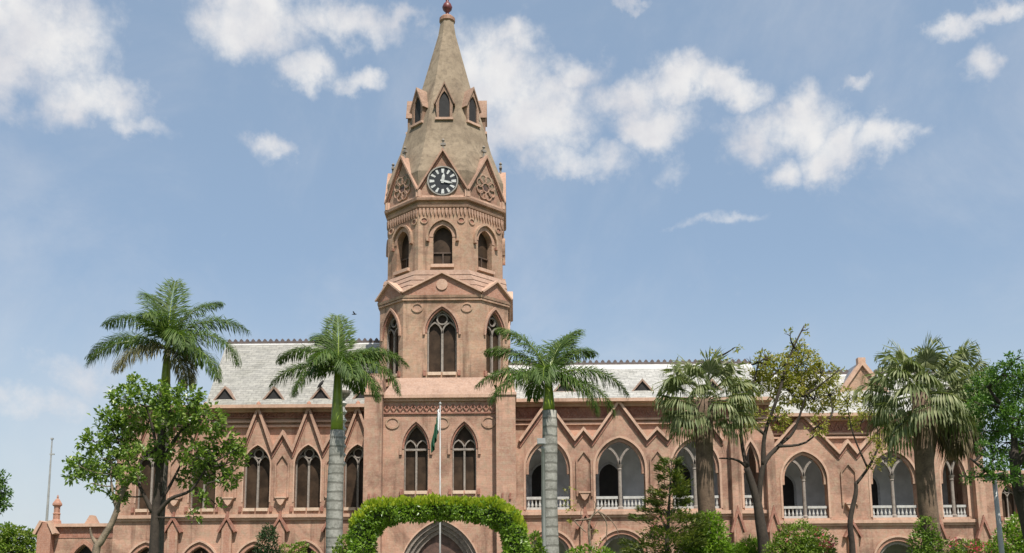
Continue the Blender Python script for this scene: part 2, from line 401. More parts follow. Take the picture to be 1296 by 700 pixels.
# ------------------------------------------------------------------ clock tower
YB, CY = 50.0, 54.15
TX = X(557.5, 610, YB)
tower = thing('clock_tower', 'tall pink brick clock tower with an octagonal belfry and a pale plastered spire', 'tower', (TX, CY, 0))
T0 = flat(YB)
zb = lambda py: Z(557, py, YB)
xb = lambda px, py: X(px, py, YB)
z_base_top = zb(500)
L, Rr_ = xb(483.5, 600), xb(629.5, 600)
wina = (xb(541.4, 600)-xb(511, 600))/2
wcx = [xb(526.3, 600), xb(587.6, 600)]
wz0, wzs, wzh = zb(621), zb(568), zb(537)-zb(568)
dcx = xb(557, 690); dz = 2.6
door_out = opening(dcx, 1.4, 0, dz, 2.07, 12)
R_d = (1.4**2+2.07**2)/2.8; h6 = math.sqrt((R_d+.6)**2-(R_d-1.4)**2)
holes = [opening(c, wina, wz0, wzs, wzh) for c in wcx]
big = [(dcx-2.0, .02)]+arch(dcx, 1.4, dz, 2.07, 12, t=.6)+[(dcx+2.0, .02)]
mb = MB(T0)
mb.panel([(L, 0), (Rr_, 0), (Rr_, z_base_top), (L, z_base_top)], holes+[big], 0, .7)
mb.box(L+.01, Rr_-.01, 0, z_base_top, 1.5, 8)
for s in (L+.01, Rr_-.01-.3): mb.box(s, s+.3, 0, z_base_top-.01, .69, 1.51)
mb.build('wall', 'wall', tower)
for c in wcx:
    gothic_window(tower, T0, c, wina, wz0, wzs, wzh, ring=False, transom=True, hood_drop=.3)
# doorway with its stepped orders
mb = MB(T0); mb.panel(rev(door_out), [], .58, .66); dr = mb.build('door', 'door', tower)
for i, (t0, w0) in enumerate(((0, .40), (.2, .24), (.4, .08))):
    mb = MB(T0); mb.band(arch(dcx, 1.4, dz, 2.07, 14, t=t0, drop=dz-.03), .19, w0, .62); mb.build('arch_order', M.setdefault('greystone', masonry('dark_grey_stone', (.16, .135, .115), (.21, .18, .15), (.12, .10, .09), brick=0.)), dr)
mb = MB(T0)
for sx in (-.75, 0, .75):
    mb.panel(rev(opening(dcx+sx, .27, .25, 3.1-.1*abs(sx), .42, 5)), [], .545, .585)
mb.build('door_panel', 'louvre', dr)
# hood over the doorway
mb = MB(T0); mb.band(arch(dcx, 1.4, dz, 2.07, 14, t=.6, drop=.2), .07, -.06, .02); mb.build('hood_mould', 'trim', dr)
# buttresses
for (a, b) in ((462, 484.5), (628.5, 653)):
    xa, xb_ = xb(a, 600), xb(b, 600); zt = Z(a, 474, 49.4)
    mb = MB(flat(49.4))
    mb.box(xa, xb_, 0, zt-1.0, 0, 3.2)
    mb.add([(xa, zt-1.0, 0), (xb_, zt-1.0, 0), (xb_, zt-1.0, 3.2), (xa, zt-1.0, 3.2), (xa+.12, zt+.25, .9), (xb_-.12, zt+.25, .9), (xb_-.12, zt+.25, 3.1), (xa+.12, zt+.25, 3.1)],
           [(0, 1, 5, 4), (1, 2, 6, 5), (2, 3, 7, 6), (3, 0, 4, 7), (4, 5, 6, 7)])
    bt = mb.build('buttress', 'wall', tower)
    mb = MB(flat(49.4))
    for z in (zt-1.05,): mb.box(xa-.06, xb_+.06, z, z+.13, -.07, 3.1)
    mb.build('string_moulding', 'trim', bt)
    mb = MB(flat(49.4)); mb.box(xa+.25, xa+.35, zb(634), zb(626), -.08, .02); mb.box(xb_-.35, xb_-.25, zb(634), zb(626), -.08, .02); mb.build('stone_boss', 'red', bt)
# cornice, frieze, medallions and weathering of the base
mb = MB(T0); z = zb(508)
mb.box(L+.02, Rr_-.02, z, z+.14, -.12, .05); mb.box(L+.02, Rr_-.02, z+.14, z+.30, -.30, .05); mb.build('cornice', 'trim', tower)
mb = MB(T0); mb.box(L+.02, Rr_-.02, zb(524), zb(522), -.08, .03); z0, z1 = zb(521.5), zb(511)
n = 17; du = (Rr_-L-.1)/n
for i in range(n):
    c = L+.05+du*(i+.5); hz = (z1-z0)/2; zm = (z0+z1)/2
    mb.band([(c-du*.48, zm), (c, zm-hz), (c+du*.48, zm), (c, zm+hz)], .055, -.07, .02, closed=True)
mb.build('carved_frieze', 'red', tower)
def medallion(T, cu, cv, r, parent, mat='hood', k=1.0, lip='tower'):
    mb = MB(T); mb.disc(cu, cv, r, -.012, .02, 20, ry=r*k); m = mb.build('medallion', mat, parent)
    mb = MB(T); mb.ring(cu, cv, r*.84, .04+r*.14, -.055, .02, 20, ry=r*k*.84); mb.build('medallion_rim', lip, m)
for px in (497, 560, 618.5): medallion(T0, xb(px, 535), zb(535), .33, tower, 'hood', .8)
ztop = zb(478)
mb = MB(); ya, yb_ = YB-.28, YB+.62
x0, x1, x2, x3 = X(484.5, 499, ya), X(630, 499, ya), X(620, 478, yb_), X(500, 478, yb_)
zl = Z(557, 499.5, ya); zu = Z(557, 478, yb_)
mb.add([(x0, ya, zl), (x1, ya, zl), (x2, yb_, zu), (x3, yb_, zu), (x0, ya, zl-.12), (x1, ya, zl-.12), (x1, yb_+.2, zl-.12), (x0, yb_+.2, zl-.12), (x2, yb_+.2, zu), (x3, yb_+.2, zu)],
       [(0, 1, 2, 3), (4, 5, 1, 0), (4, 0, 3, 9, 7), (5, 6, 8, 2, 1), (3, 2, 8, 9), (6, 7, 9, 8)])
mb.build('weathering', M.setdefault('slope', masonry('pink_plaster_slope', (.33, .205, .145), (.37, .235, .17), (.29, .18, .13), brick=0., stain=.35)), tower)

# octagonal stages
def octframe(phi, A, cx=TX, cy=CY):
    nx, ny = math.sin(phi), -math.cos(phi); ux, uy = math.cos(phi), math.sin(phi)
    return lambda u, v, w: (cx+nx*(A-w)+ux*u, cy+ny*(A-w)+uy*u, v)
def octpts(A, b):
    return [(b, -A), (A, -b), (A, b), (b, A), (-b, A), (-A, b), (-A, -b), (-b, -A)]
def octprism(mb, A0, b0, z0, A1, b1, z1):
    p = octpts(A0, b0); q = octpts(A1, b1)
    mb.add([(TX+x, CY+y, z0) for x, y in p]+[(TX+x, CY+y, z1) for x, y in q], [(i, (i+1) % 8, 8+(i+1) % 8, 8+i) for i in range(8)]+[tuple(range(8))[::-1], tuple(range(8, 16))])
A1 = 80.5*S(560, 430, CY-1.5); F1 = CY-A1; b1 = 49.3*S(560, 430, F1)
z1 = lambda py: Z(560, py, F1)
diag = lambda A, b: (A+b)/math.sqrt(2)       # apothem of the chamfer faces
dl = lambda A, b: (A-b)/math.sqrt(2)         # half length of the chamfer faces
wa1 = (577.7-540)/2*S(560, 430, F1)
mb = MB(); zs1b = z1(482); zs1t = z1(378)
faces1 = []
for q in range(8):
    phi = q*math.pi/4
    A, hl = (A1, b1) if q % 2 == 0 else (diag(A1, b1), dl(A1, b1))
    T = octframe(phi, A); sub = MB(T)
    a = wa1 if q % 2 == 0 else wa1*.80
    hole = [opening(0, a, z1(471), z1(421), (z1(391)-z1(421)))] if q in (0, 1, 2, 6, 7) else []
    sub.panel([(-hl, zs1b), (hl, zs1b), (hl, zs1t), (-hl, zs1t)], hole, 0, .45)
    n = len(mb.v); mb.v += sub.v; mb.f += [tuple(i+n for i in f) for f in sub.f]
    faces1.append((q, T, hl, a))
mb.build('octagon_wall', 'tower', tower)
for q, T, hl, a in faces1:
    if q in (0, 1, 2, 6, 7):
        gothic_window(tower, T, 0, a, z1(471), z1(421), z1(391)-z1(421), depth=.4, hood_drop=.12, hood_t=.11, glass='glass')
    if q % 2 == 0:
        for sx in (-1, 1): medallion(T, sx*hl*.64, z1(389.5), .27, tower, 'hood', .8)
mb = MB()
octprism(mb, A1+.10, b1+.04, zs1b-.12, A1+.05, b1+.02, zs1b+.12)
mb.build('plinth_moulding', 'trim', tower)
mb = MB()
octprism(mb, A1+.09, b1+.04, z1(380.5), A1+.09, b1+.04, z1(378.2)); octprism(mb, A1+.12, b1+.05, z1(377.4), A1+.15, b1+.06, z1(374))
mb.build('cornice', 'tower', tower)

A2 = 72.0*S(560, 320, CY-1.1); F2 = CY-A2; b2 = A2*.4142
z2 = lambda py: Z(560, py, F2)
# tiled skirt roof between the stages, in courses
mb = MB(); za, zc_ = z1(374)+.0, z2(343); nst = 5
for i in range(nst):
    f0, f1 = i/nst, (i+1)/nst
    la = lambda f: A1-.06+(A2+.10-A1+.06)*f
    lb = lambda f: b1-.02+(b2+.04-b1+.02)*f
    octprism(mb, la(f0)+.10, lb(f0)+.04, za+(zc_-za)*f0+.02*(i>0), la(f1)+.08, lb(f1)+.03, za+(zc_-za)*f1)
mb.build('skirt_roof', 'slope', tower)
for q in range(8):
    phi = q*math.pi/4
    A, hl = (A1, b1) if q % 2 == 0 else (diag(A1, b1), dl(A1, b1))
    T = octframe(phi, A+.12); z0 = z1(374)+.01; zA = z1(347.5) if q % 2 == 0 else z1(354)
    mb = MB(T); mb.panel([(-hl-.02, z0), (hl+.02, z0), (hl+.02, z0+.10), (0, zA), (-hl-.02, z0+.10)], [], 0, 1.4)
    g = mb.build('gablet', 'orange', tower)
    mb = MB(T); mb.band([(-hl-.04, z0+.08), (0, zA), (hl+.04, z0+.08)], .09, -.16, 1.42); mb.build('gablet_coping', 'trim', g)
    if q % 2 == 0:
        mb = MB(T); mb.disc(0, z0+(zA-z0)*.48, .30, -.06, .02); mb.build('round_boss', 'trim', g)
# belfry stage
wa2 = 12.2*S(560, 320, F2); zs2b, zs2t = z2(345), z2(252)
mb = MB()
fr2 = []
for q in range(8):
    T = octframe(q*math.pi/4, A2); sub = MB(T)
    hole = [opening(0, wa2, z2(334), z2(300), z2(285)-z2(300))] if q in (0, 1, 2, 6, 7) else []
    sub.panel([(-b2, zs2b), (b2, zs2b), (b2, zs2t), (-b2, zs2t)], hole, 0, .45)
    n = len(mb.v); mb.v += sub.v; mb.f += [tuple(i+n for i in f) for f in sub.f]
    fr2.append((q, T))
mb.build('belfry_wall', 'tower', tower)
for q, T in fr2:
    if q in (0, 1, 2, 6, 7):
        g = gothic_window(tower, T, 0, wa2, z2(334), z2(300), z2(285)-z2(300), depth=.4, two=False, sill=False, hood=False, glass='glass')
        mb = MB(T); mb.band(arch(0, wa2, z2(300), z2(285)-z2(300), 10, t=.24, drop=.25), .12, -.16, .02); mb.build('hood_mould', 'tower', g)
        mb = MB(T); mb.band(arch(0, wa2, z2(300), z2(285)-z2(300), 10, t=.0), .20, -.03, .03); mb.build('arch_moulding', 'hood', g)
        mb = MB(T); mb.box(-wa2-.1, wa2+.1, z2(339), z2(335), -.16, .1); mb.build('sill', 'trim', g)
        mb = MB(T)
        for sx in (-1, 1): mb.box(sx*(wa2+.26)-.07, sx*(wa2+.26)+.07, z2(306), z2(303), -.14, .02)
        mb.build('label_stop', 'red', g)
        for sx in (-1, 1): medallion(T, sx*b2*.76, z2(279), .17, tower, 'red', .85, 'tower')
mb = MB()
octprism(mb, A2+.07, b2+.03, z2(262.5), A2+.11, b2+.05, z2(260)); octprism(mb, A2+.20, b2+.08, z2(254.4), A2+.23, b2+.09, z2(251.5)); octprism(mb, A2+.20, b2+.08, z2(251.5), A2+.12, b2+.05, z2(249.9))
mb.build('cornice', 'hood', tower)  # shade of the underside put into the colour: darker stone than the wall
mb = MB()
for q, T in fr2:
    sub = MB(T); n = 13; du = 2*b2/n
    for i in range(n):
        c = -b2+du*(i+.5)
        sub.panel([(c-du*.30, z2(264)), (c-du*.30, z2(268.5)), (c, z2(274)), (c+du*.30, z2(268.5)), (c+du*.30, z2(264))], [], -.09, .02)
    k0 = len(mb.v); mb.v += sub.v; mb.f += [tuple(i+k0 for i in f) for f in sub.f]
mb.build('corbel_table', 'hood', tower)
# spire
prof = [(28, 8.2), (45, 11), (111, 30), (163, 47.5), (195, 56.5), (234, 72)]
ring_ = []
for py, hw in prof:
    A = hw*S(562, py, CY-.3); ring_.append((A, Z(562, py, CY-.4*A)))
zb_ = z2(250); ring_.append((A2-.02, zb_))
mb = MB()
for (Aa, za_), (Ab, zb2_) in zip(ring_[:-1], ring_[1:]): octprism(mb, Ab, Ab*.4142, zb2_, Aa, Aa*.4142, za_)
mb.build('spire', 'spire', tower)
def spireA(z):
    for (Aa, za_), (Ab, zb2_) in zip(ring_[:-1], ring_[1:]):
        if zb2_ <= z <= za_: return Aa+(Ab-Aa)*(za_-z)/(za_-zb2_)
    return ring_[-1][0]
# clock gables
g0 = z2(250)+.003; gA = z2(191)
for q in range(8):
    T = octframe(q*math.pi/4, A2+.03); hb = b2+.01
    mb = MB(T); mb.panel([(-hb, g0), (hb, g0), (hb, g0+.42), (0, gA), (-hb, g0+.42)], [], 0, 2.0)
    g = mb.build('clock_gable', 'wall', tower)
    mb = MB(T); mb.band([(-hb-.02, g0+.36), (0, gA-.06), (hb+.02, g0+.36)], .09, -.20, 1.9); mb.build('gable_coping', 'hood', g)
    mb = MB(T); mb.band([(-hb+.02, g0+.25), (0, gA-.22), (hb-.02, g0+.25)], .10, -.07, .02); mb.build('gable_moulding', 'red', g)
    mb = MB(T); mb.box(-hb+.2, hb-.2, g0, g0+.10, -.06, .02)
    for sx in (-1, 1): mb.box(sx*hb-.12, sx*hb+.12, g0, g0+.42, -.12, .3)
    mb.build('kneeler_block', 'trim', g)
    mb = MB(T); mb.tube([(0, gA, .1), (0, gA+.62, .1)], [.07, .05], 6); mb.box(-.14, .14, gA+.34, gA+.46, .02, .18); mb.lathe([(.02, .55), (.10, .62), (.02, .74)], (0, gA, .1), 8); mb.build('cross_finial', 'lead', g)
    zc = g0+(gA-g0)*.335; rc = 18.0*S(560, 230, F2)
    if q == 0:
        mb = MB(T); mb.disc(0, zc, rc, -.07, .02, 40); ck = mb.build('clock', 'clockblack', tower)
        mb = MB(T); mb.ring(0, zc, rc, .07, -.13, .02, 40); mb.build('clock_rim', M.setdefault('rim', plain('pale_clock_rim', (.25, .23, .20), .5)), ck)
        for i in range(12):
            th = i*math.pi/6; mb = MB(T)
            cs, sn = math.cos(th), math.sin(th); w_ = .066 if i % 3 else .085
            pts = [(-w_*.7, rc*.60), (w_*.7, rc*.60), (w_, rc*.93), (-w_, rc*.93)]
            mb.panel([(x*cs+y*sn, zc-x*sn+y*cs) for x, y in pts], [], -.085, -.06); mb.build('hour_mark', 'clockwhite', ck)
        for th, ln, wd, nm in ((R(8), rc*.58, .075, 'hour_hand'), (R(105), rc*.74, .055, 'minute_hand')):
            cs, sn = math.cos(th), math.sin(th); mb = MB(T)
            pts = [(-wd, -rc*.16), (wd, -rc*.16), (wd*1.1, ln*.6), (0, ln), (-wd*1.1, ln*.6)]
            dw = .012 if nm == 'minute_hand' else 0
            mb.panel([(x*cs+y*sn, zc-x*sn+y*cs) for x, y in pts], [], -.125-dw, -.10-dw); mb.build(nm, 'clockwhite', ck)
    else:
        mb = MB(T); mb.disc(0, zc, rc*.28, -.02, .03, 14); ro = mb.build('rosette', 'door', g)
        mb = MB(T)
        for i in range(8):
            th = i*math.pi/4+.39; c = (math.cos(th)*rc*.62, zc+math.sin(th)*rc*.62); mb.ring(c[0], c[1], rc*.27, .05, -.08, .02, 12)
        mb.build('rosette_petal', 'hood', ro)
# spire dormers
M['dormerb'] = masonry('dormer_brick', (.30, .185, .125), (.34, .215, .15), (.25, .155, .105), stain=.4)
for q in range(8):
    zsill = Z(561, 152.5, CY-2.0); Ad = spireA(zsill)+.05; F = CY-Ad
    zA = Z(561, 108, F+.1); zs_ = zsill; hw = 11.0*S(561, 135, F)
    T = octframe(q*math.pi/4, Ad); H = zA-zs_; ze = zs_+H*.46
    mb = MB(T); mb.panel([(-hw*.86, zs_), (hw*.86, zs_), (hw, ze), (0, zA), (-hw, ze)], [opening(0, hw*.62, zs_+.08, zs_+H*.45, H*.36, 6)], 0, .55)
    mb.panel([(-hw*.84, zs_-.4), (hw*.84, zs_-.4), (hw*.98, ze), (0, zA-.03), (-hw*.98, ze)], [], .55, 1.5)
    d = mb.build('spire_dormer', 'dormerb', tower)
    mb = MB(T); mb.panel(rev(opening(0, hw*.62-.01, zs_+.08, zs_+H*.45, H*.36, 6)), [], .075, .545); mb.build('louvre', 'dark', d)
    mb = MB(T); mb.band([(-hw-.06, ze-.10), (0, zA+.02), (hw+.06, ze-.10)], .06, -.09, 1.2); mb.build('dormer_roof', 'dormerb', d)
    mb = MB(T); mb.box(-hw-.02, hw+.02, zs_-.08, zs_+.05, -.10, .2); mb.build('sill', 'trim', d)
ztip = ring_[0][1]; cxp = (TX, CY)
mb = MB(lambda u, v, w: (TX+u, CY+w, v)); s_ = S(562, 20, CY)
mb.lathe([(8.0*s_, ztip-.02), (10.0*s_, ztip+.08), (10.0*s_, ztip+.28), (7*s_, ztip+.42), (3*s_, ztip+.5)], (0, 0, 0), 16); mb.build('spire_collar', M.setdefault('collar', plain('rust_collar', (.30, .16, .10), .6)), tower)
zt = ztip+.45
mb = MB(lambda u, v, w: (TX+u, CY+w, v))
mb.lathe([(.10, zt), (.10, zt+.25), (.26, zt+.42), (.30, zt+.58), (.22, zt+.78), (.09, zt+.92), (.09, zt+1.12), (.24, zt+1.24), (.25, zt+1.34), (.06, zt+1.5), (.05, zt+2.4), (.01, zt+2.6)], (0, 0, 0), 14)
mb.build('finial', 'redpaint', tower, smooth=True)
# ------------------------------------------------------------------ wings
def zigzag(Tx, centres, hw, zV, zA, zS):
    pts = []
    for i, c in enumerate(centres):
        pts += [(c-hw, zV), (c, zA), (c+hw, zV)]
        if i < len(centres)-1 and centres[i+1]-hw-(c+hw) > .25:
            m = (c+hw+centres[i+1]-hw)/2; pts.append((m, zS))
    return pts
def pilaster(parent, Y, xc, hw, z0, zt, zg, mat='wall'):
    """shallow ground-floor buttress under a steep gablet hood with a finial"""
    mb = MB(flat(Y)); mb.box(xc-hw, xc+hw, z0, zg, -.22, .02)
    mb.panel([(xc-hw, zg), (xc+hw, zg), (xc, zt-.12)], [], -.22, .02)
    p = mb.build('pilaster', mat, parent)
    mb = MB(flat(Y)); mb.panel([(xc-hw*.55, z0+.6), (xc+hw*.55, z0+.6), (xc+hw*.55, zg-.25), (xc, zg+.3), (xc-hw*.55, zg-.25)], [], -.236, -.21); mb.build('brick_inset', 'orange', p)
    mb = MB(flat(Y)); mb.band([(xc-hw-.14, zg-.30), (xc, zt), (xc+hw+.14, zg-.30)], .12, -.32, .02); mb.build('gablet_hood', 'red', p)
    mb = MB(flat(Y)); mb.box(xc-.05, xc+.05, zt-.1, zt+.42, -.2, -.08); mb.box(xc-.09, xc+.09, zt+.16, zt+.26, -.23, -.05); mb.build('hood_finial', 'red', p)
    return p
def frieze(parent, Y, x0, x1, zc, zf0, zf1, mo, w=.20, k='red'):
    mb = MB(flat(Y)); n = int((x1-x0)/.42); du = (x1-x0)/n; zm = (zf0+zf1)/2; hz = (zf1-zf0)*.36
    for i in range(n):
        c = x0+du*(i+.5); mb.band([(c-du*.36, zm-hz), (c, zm+hz*.6), (c+du*.36, zm-hz)], .055, w-.07, w+.01)
    mb.box(x0, x1, zf0-.05, zf0+.02, w-.06, w+.01)
    mb.build('carved_frieze', k, parent)
    mb = MB(flat(Y))
    for z in mo: mb.box(x0, x1, z, z+.11, w-.13, w+.01)
    mb.build('moulding', 'trim', parent)
def roof_vent(parent, xc, Y, z0, hw, h, depth=1.6):
    T = flat(Y)
    mb = MB(T); mb.panel([(xc-hw, z0-.05), (xc+hw, z0-.05), (xc, z0+h)], [], .06, depth); v = mb.build('roof_vent', 'dark', parent)
    mb = MB(T); mb.band([(xc-hw-.04, z0), (xc, z0+h+.01), (xc+hw+.04, z0)], .09, -.03, depth-.05); mb.box(xc-hw-.02, xc+hw+.02, z0-.10, z0+.14, -.02, .3); mb.build('vent_frame', M.setdefault('ventframe', plain('vent_frame_wood', (.30, .20, .15), .7)), v)
def roof_mesh(parent, x0e, x1e, x0r, x1r, ye, yr, yb, ze, zr, mat, cresting=True, gap=.36, flash=.45):
    mb = MB()
    mb.add([(x0e, ye, ze), (x1e, ye, ze), (x1r, yr, zr), (x0r, yr, zr), (x0e, yb, ze), (x1e, yb, ze)], [(0, 1, 2, 3), (5, 4, 3, 2), (4, 0, 3), (1, 5, 2), (0, 4, 5, 1)])
    r = mb.build('roof', mat, parent)
    nrm = Vector((0, -(zr-ze), (yr-ye))).normalized(); sl = Vector((0, yr-ye, zr-ze)); Ls = sl.length; sl.normalize()
    a = Vector((0, yr, zr))-sl*flash+nrm*.02; b = Vector((0, yr, zr))+nrm*.02
    mb = MB(); mb.add([(x0r, a.y, a.z), (x1r, a.y, a.z), (x1r, b.y, b.z+.03), (x0r, b.y, b.z+.03), (x0r, a.y, a.z-.03), (x1r, a.y, a.z-.03), (x1r, b.y+.3, b.z-.1), (x0r, b.y+.3, b.z-.1)], [(0, 1, 2, 3), (4, 5, 1, 0), (3, 2, 6, 7)])
    mb.build('ridge_flashing', 'sheet', r)
    if cresting:
        mb = MB(flat(yr)); n = int((x1r-x0r)/gap)
        mb.box(x0r, x1r, zr-.02, zr+.12, -.10, .10)
        for i in range(n):
            c = x0r+gap*(i+.5); mb.panel([(c-.12, zr+.12), (c+.12, zr+.12), (c+.09, zr+.22), (c, zr+.30), (c-.09, zr+.22)], [], -.05, .05)
        mb.build('ridge_cresting', 'tile', r)
    return r

def console(parent, Y, xc, z):
    mb = MB(flat(Y)); mb.panel([(xc-.26, z+.16), (xc-.12, z-.12), (xc, z-.22), (xc+.12, z-.12), (xc+.26, z+.16)], [], -.26, .02); mb.box(xc-.30, xc+.30, z+.16, z+.24, -.30, .02)
    return mb.build('corbel_console', 'trim', parent)
def niche(parent, Y, xc, z0, z1, hw):
    mb = MB(flat(Y)); mb.band([(xc-hw, z0), (xc-hw, z1-.45), (xc, z1), (xc+hw, z1-.45), (xc+hw, z0)], .09, -.10, .02)
    return mb.build('niche_moulding', 'wall', parent)

# ---- left wing
YL = 52.8
zl = lambda py, px=325: Z(px, py, YL)
xl = lambda px, py=600: X(px, py, YL)
lw = thing('building_wing', 'pink brick wing left of the clock tower, narrow glazed gothic windows, steep slate roof', 'building', (xl(300), YL, 0), 'wings of the gothic building')
x0, x1 = xl(147), xl(475)
C = [xl(190), xl(257), xl(325), xl(389.3), xl(452)]
sp = S(325, 600, YL); hwz = 19*sp; a = 16.5*sp
zC, zV, zA, zS, zstr = zl(516.5), zl(574), zl(521), zl(551), zl(655)
wz0, wzs, wh = zl(643), zl(589), zl(563.5)-zl(589)
zz = zigzag(None, C, hwz, zV, zA, zS)
outer = [(x0, 0), (x1, 0), (x1, zV)]+rev(zz)+[(x0, zV)]
outer = [(x0, 0), (x1, 0), (x1, zV+.001)]+[p for p in rev(zz) if x0 < p[0] < x1]+[(x0, zV+.001)]
ga, gs, gh = .72, zl(716), zl(692)-zl(716)
holes = [opening(c, a, wz0, wzs, wh) for c in C]+[opening(c, ga, .9, gs, gh) for c in C]
mb = MB(flat(YL)); mb.panel(outer, holes, 0, .6)
mb.panel([(x0+.02, zC), (x0+.02, zV-.3)]+[(p[0], p[1]-.3) for p in zz if x0+.1 < p[0] < x1-.1]+[(x1, zV-.3), (x1, zC)], [], .38, .59); mb.box(x0+.02, x0+.5, 0, zC-.01, .55, 13); mb.box(x1-.5, x1, 0, zC-.01, .61, 13); mb.box(x0+.02, x1, 0, zC-.02, 12.5, 13)
mb.build('wall', 'wall', lw)
mb = MB(flat(YL)); mb.box(x0+.02, x1, zl(527), zC-.21, .345, .39); mb.build('frieze_panel', 'red', lw)
frieze(lw, YL, x0+.02, x1, zC, zl(527), zl(520), [zl(534), zl(540)], .35)
mb = MB(flat(YL)); mb.band([p for p in zz], .13, -.22, .42); mb.build('gable_coping', 'hood', lw)
mb = MB(flat(YL)); mb.band([(p[0], p[1]-.26) for p in zz], .12, -.06, .02); mb.build('gable_moulding', 'red', lw)
mb = MB(flat(YL)); mb.box(x0-.1, x1, zC-.06, zC+.12, -.42, .45); mb.box(x0, x1, zC-.2, zC-.06, .1, .45); mb.build('eaves_cornice', 'trim', lw)
mb = MB(flat(YL)); mb.box(x0-.05, x1, zstr-.02, zstr+.16, -.20, .02); mb.box(x0, x1, zstr-.16, zstr-.02, -.09, .02); mb.build('string_course', 'trim', lw)
mb = MB(flat(YL)); mb.box(x0, x1, zl(668.5), zstr-.17, -.012, .02); mb.build('string_band', 'red', lw) if False else None
for c in C:
    gothic_window(lw, flat(YL), c, a, wz0, wzs, wh, hood=False, depth=.5)
    mb = MB(flat(YL)); mb.band(arch(c, a, wzs, wh, 10, t=0, drop=wzs-wz0-.3), .07, -.03, .05); mb.build('window_surround', 'trim', lw)
    mb = MB(flat(YL)); mb.panel(rev(opening(c, ga-.01, .9, gs, gh)), [], .35, .42); g = mb.build('window', 'glass', lw)
    mb = MB(flat(YL)); mb.band(arch(c, ga, gs, gh, 9, t=.04), .20, -.04, .3); mb.build('arch_moulding', 'orange', g)
    mb = MB(flat(YL)); mb.band(arch(c, ga, gs, gh, 9, t=.26, drop=.2), .10, -.13, .02); mb.build('hood_mould', 'trim', g)
    mb = MB(flat(YL)); mb.box(c-.025, c+.025, .9, gs+gh*.8, .28, .36); mb.box(c-ga, c+ga, gs-.04, gs+.04, .30, .351); mb.build('window_bar', 'trim', g)
for ca, cb in zip(C[:-1], C[1:]):
    m = (ca+cb)/2
    pilaster(lw, YL, m, .26, 0, zl(657.5), zl(667))
    niche(lw, YL, m, zl(630), zl(577), .30); console(lw, YL, m, zl(635))
xr0, xr1 = X(287, 434, 59.5), xl(470)+1
zr = Z(320, 435, 59.5)
roof_mesh(lw, X(259, 515, YL-.2), x1-.05, xr0, xr1, YL-.15, 59.5, 66.2, zC+.125, zr, 'slate', flash=.22)
for px in (284, 346, 405.5, 459):
    roof_vent(lw, X(px, 511, YL+.4), YL+.4, Z(px, 511, YL+.4), 15*sp, 20*sp, 2.2)
mb = MB(flat(YL))   # parapet finials over the gables
for c in C: mb.lathe([(.10, 0), (.07, .10), (.14, .2), (.10, .34), (.02, .42)], (c, zA+.12, -.1), 8)
mb.build('gable_finial', 'orange', lw)

# ---- arcade bay, shared by the right wing and the end block
def arcade_bay(parent, Y, c, a, z0, zs, h, col=True, door_px=None, bal=True):
    T = flat(Y)
    t = .11
    mb = MB(T); mb.band(arch(c, a, zs, h, 12, t=0, drop=zs-z0-.02), .12, -.035, .06); sr = mb.build('arch_surround', 'trim', parent)
    mb = MB(T); mb.band(arch(c, a-.16, zs, h-.18, 12, t=0, drop=.3), .155, .10, .34); mb.build('arch_inner_order', 'wall', sr)
    if col:
        zcap = zs+h*.12
        mb = MB(T); mb.lathe([(.16, 0), (.16, .12), (.10, .2), (.095, zcap-z0-.3), (.13, zcap-z0-.26), (.10, zcap-z0-.2), (.18, zcap-z0)], (c, z0, .25), 12); cl = mb.build('arcade_column', 'tracery', parent)
        mb = MB(T)
        for sx in (-1, 1):
            pts = [(c+sx*.06, zcap-.02)]
            for i in range(1, 8):
                f = i/7; pts.append((c+sx*(.06+a*.50*f**1.5), zcap+(h*.55)*math.sin(f*1.45)/math.sin(1.45)))
            mb.band(pts if sx > 0 else rev(pts), .12, .17, .33)
        mb.build('tracery', 'tracery', cl)
    if bal:
        for s0, s1 in (((c-a+.03, c-.14), (c+.14, c+a-.03)) if col else ((c-a+.03, c+a-.03),)):
            mb = MB(T); mb.box(s0, s1, z0+.56, z0+.70, .16, .34); mb.box(s0, s1, z0, z0+.14, .16, .34); b = mb.build('balustrade', 'white', parent)
            mb = MB(T); n = max(3, int((s1-s0)/.19)); du = (s1-s0)/n
            for i in range(n): mb.lathe([(.045, .14), (.075, .24), (.04, .40), (.06, .56)], (s0+du*(i+.5), z0, .25), 6)
            mb.build('baluster', 'white', b)
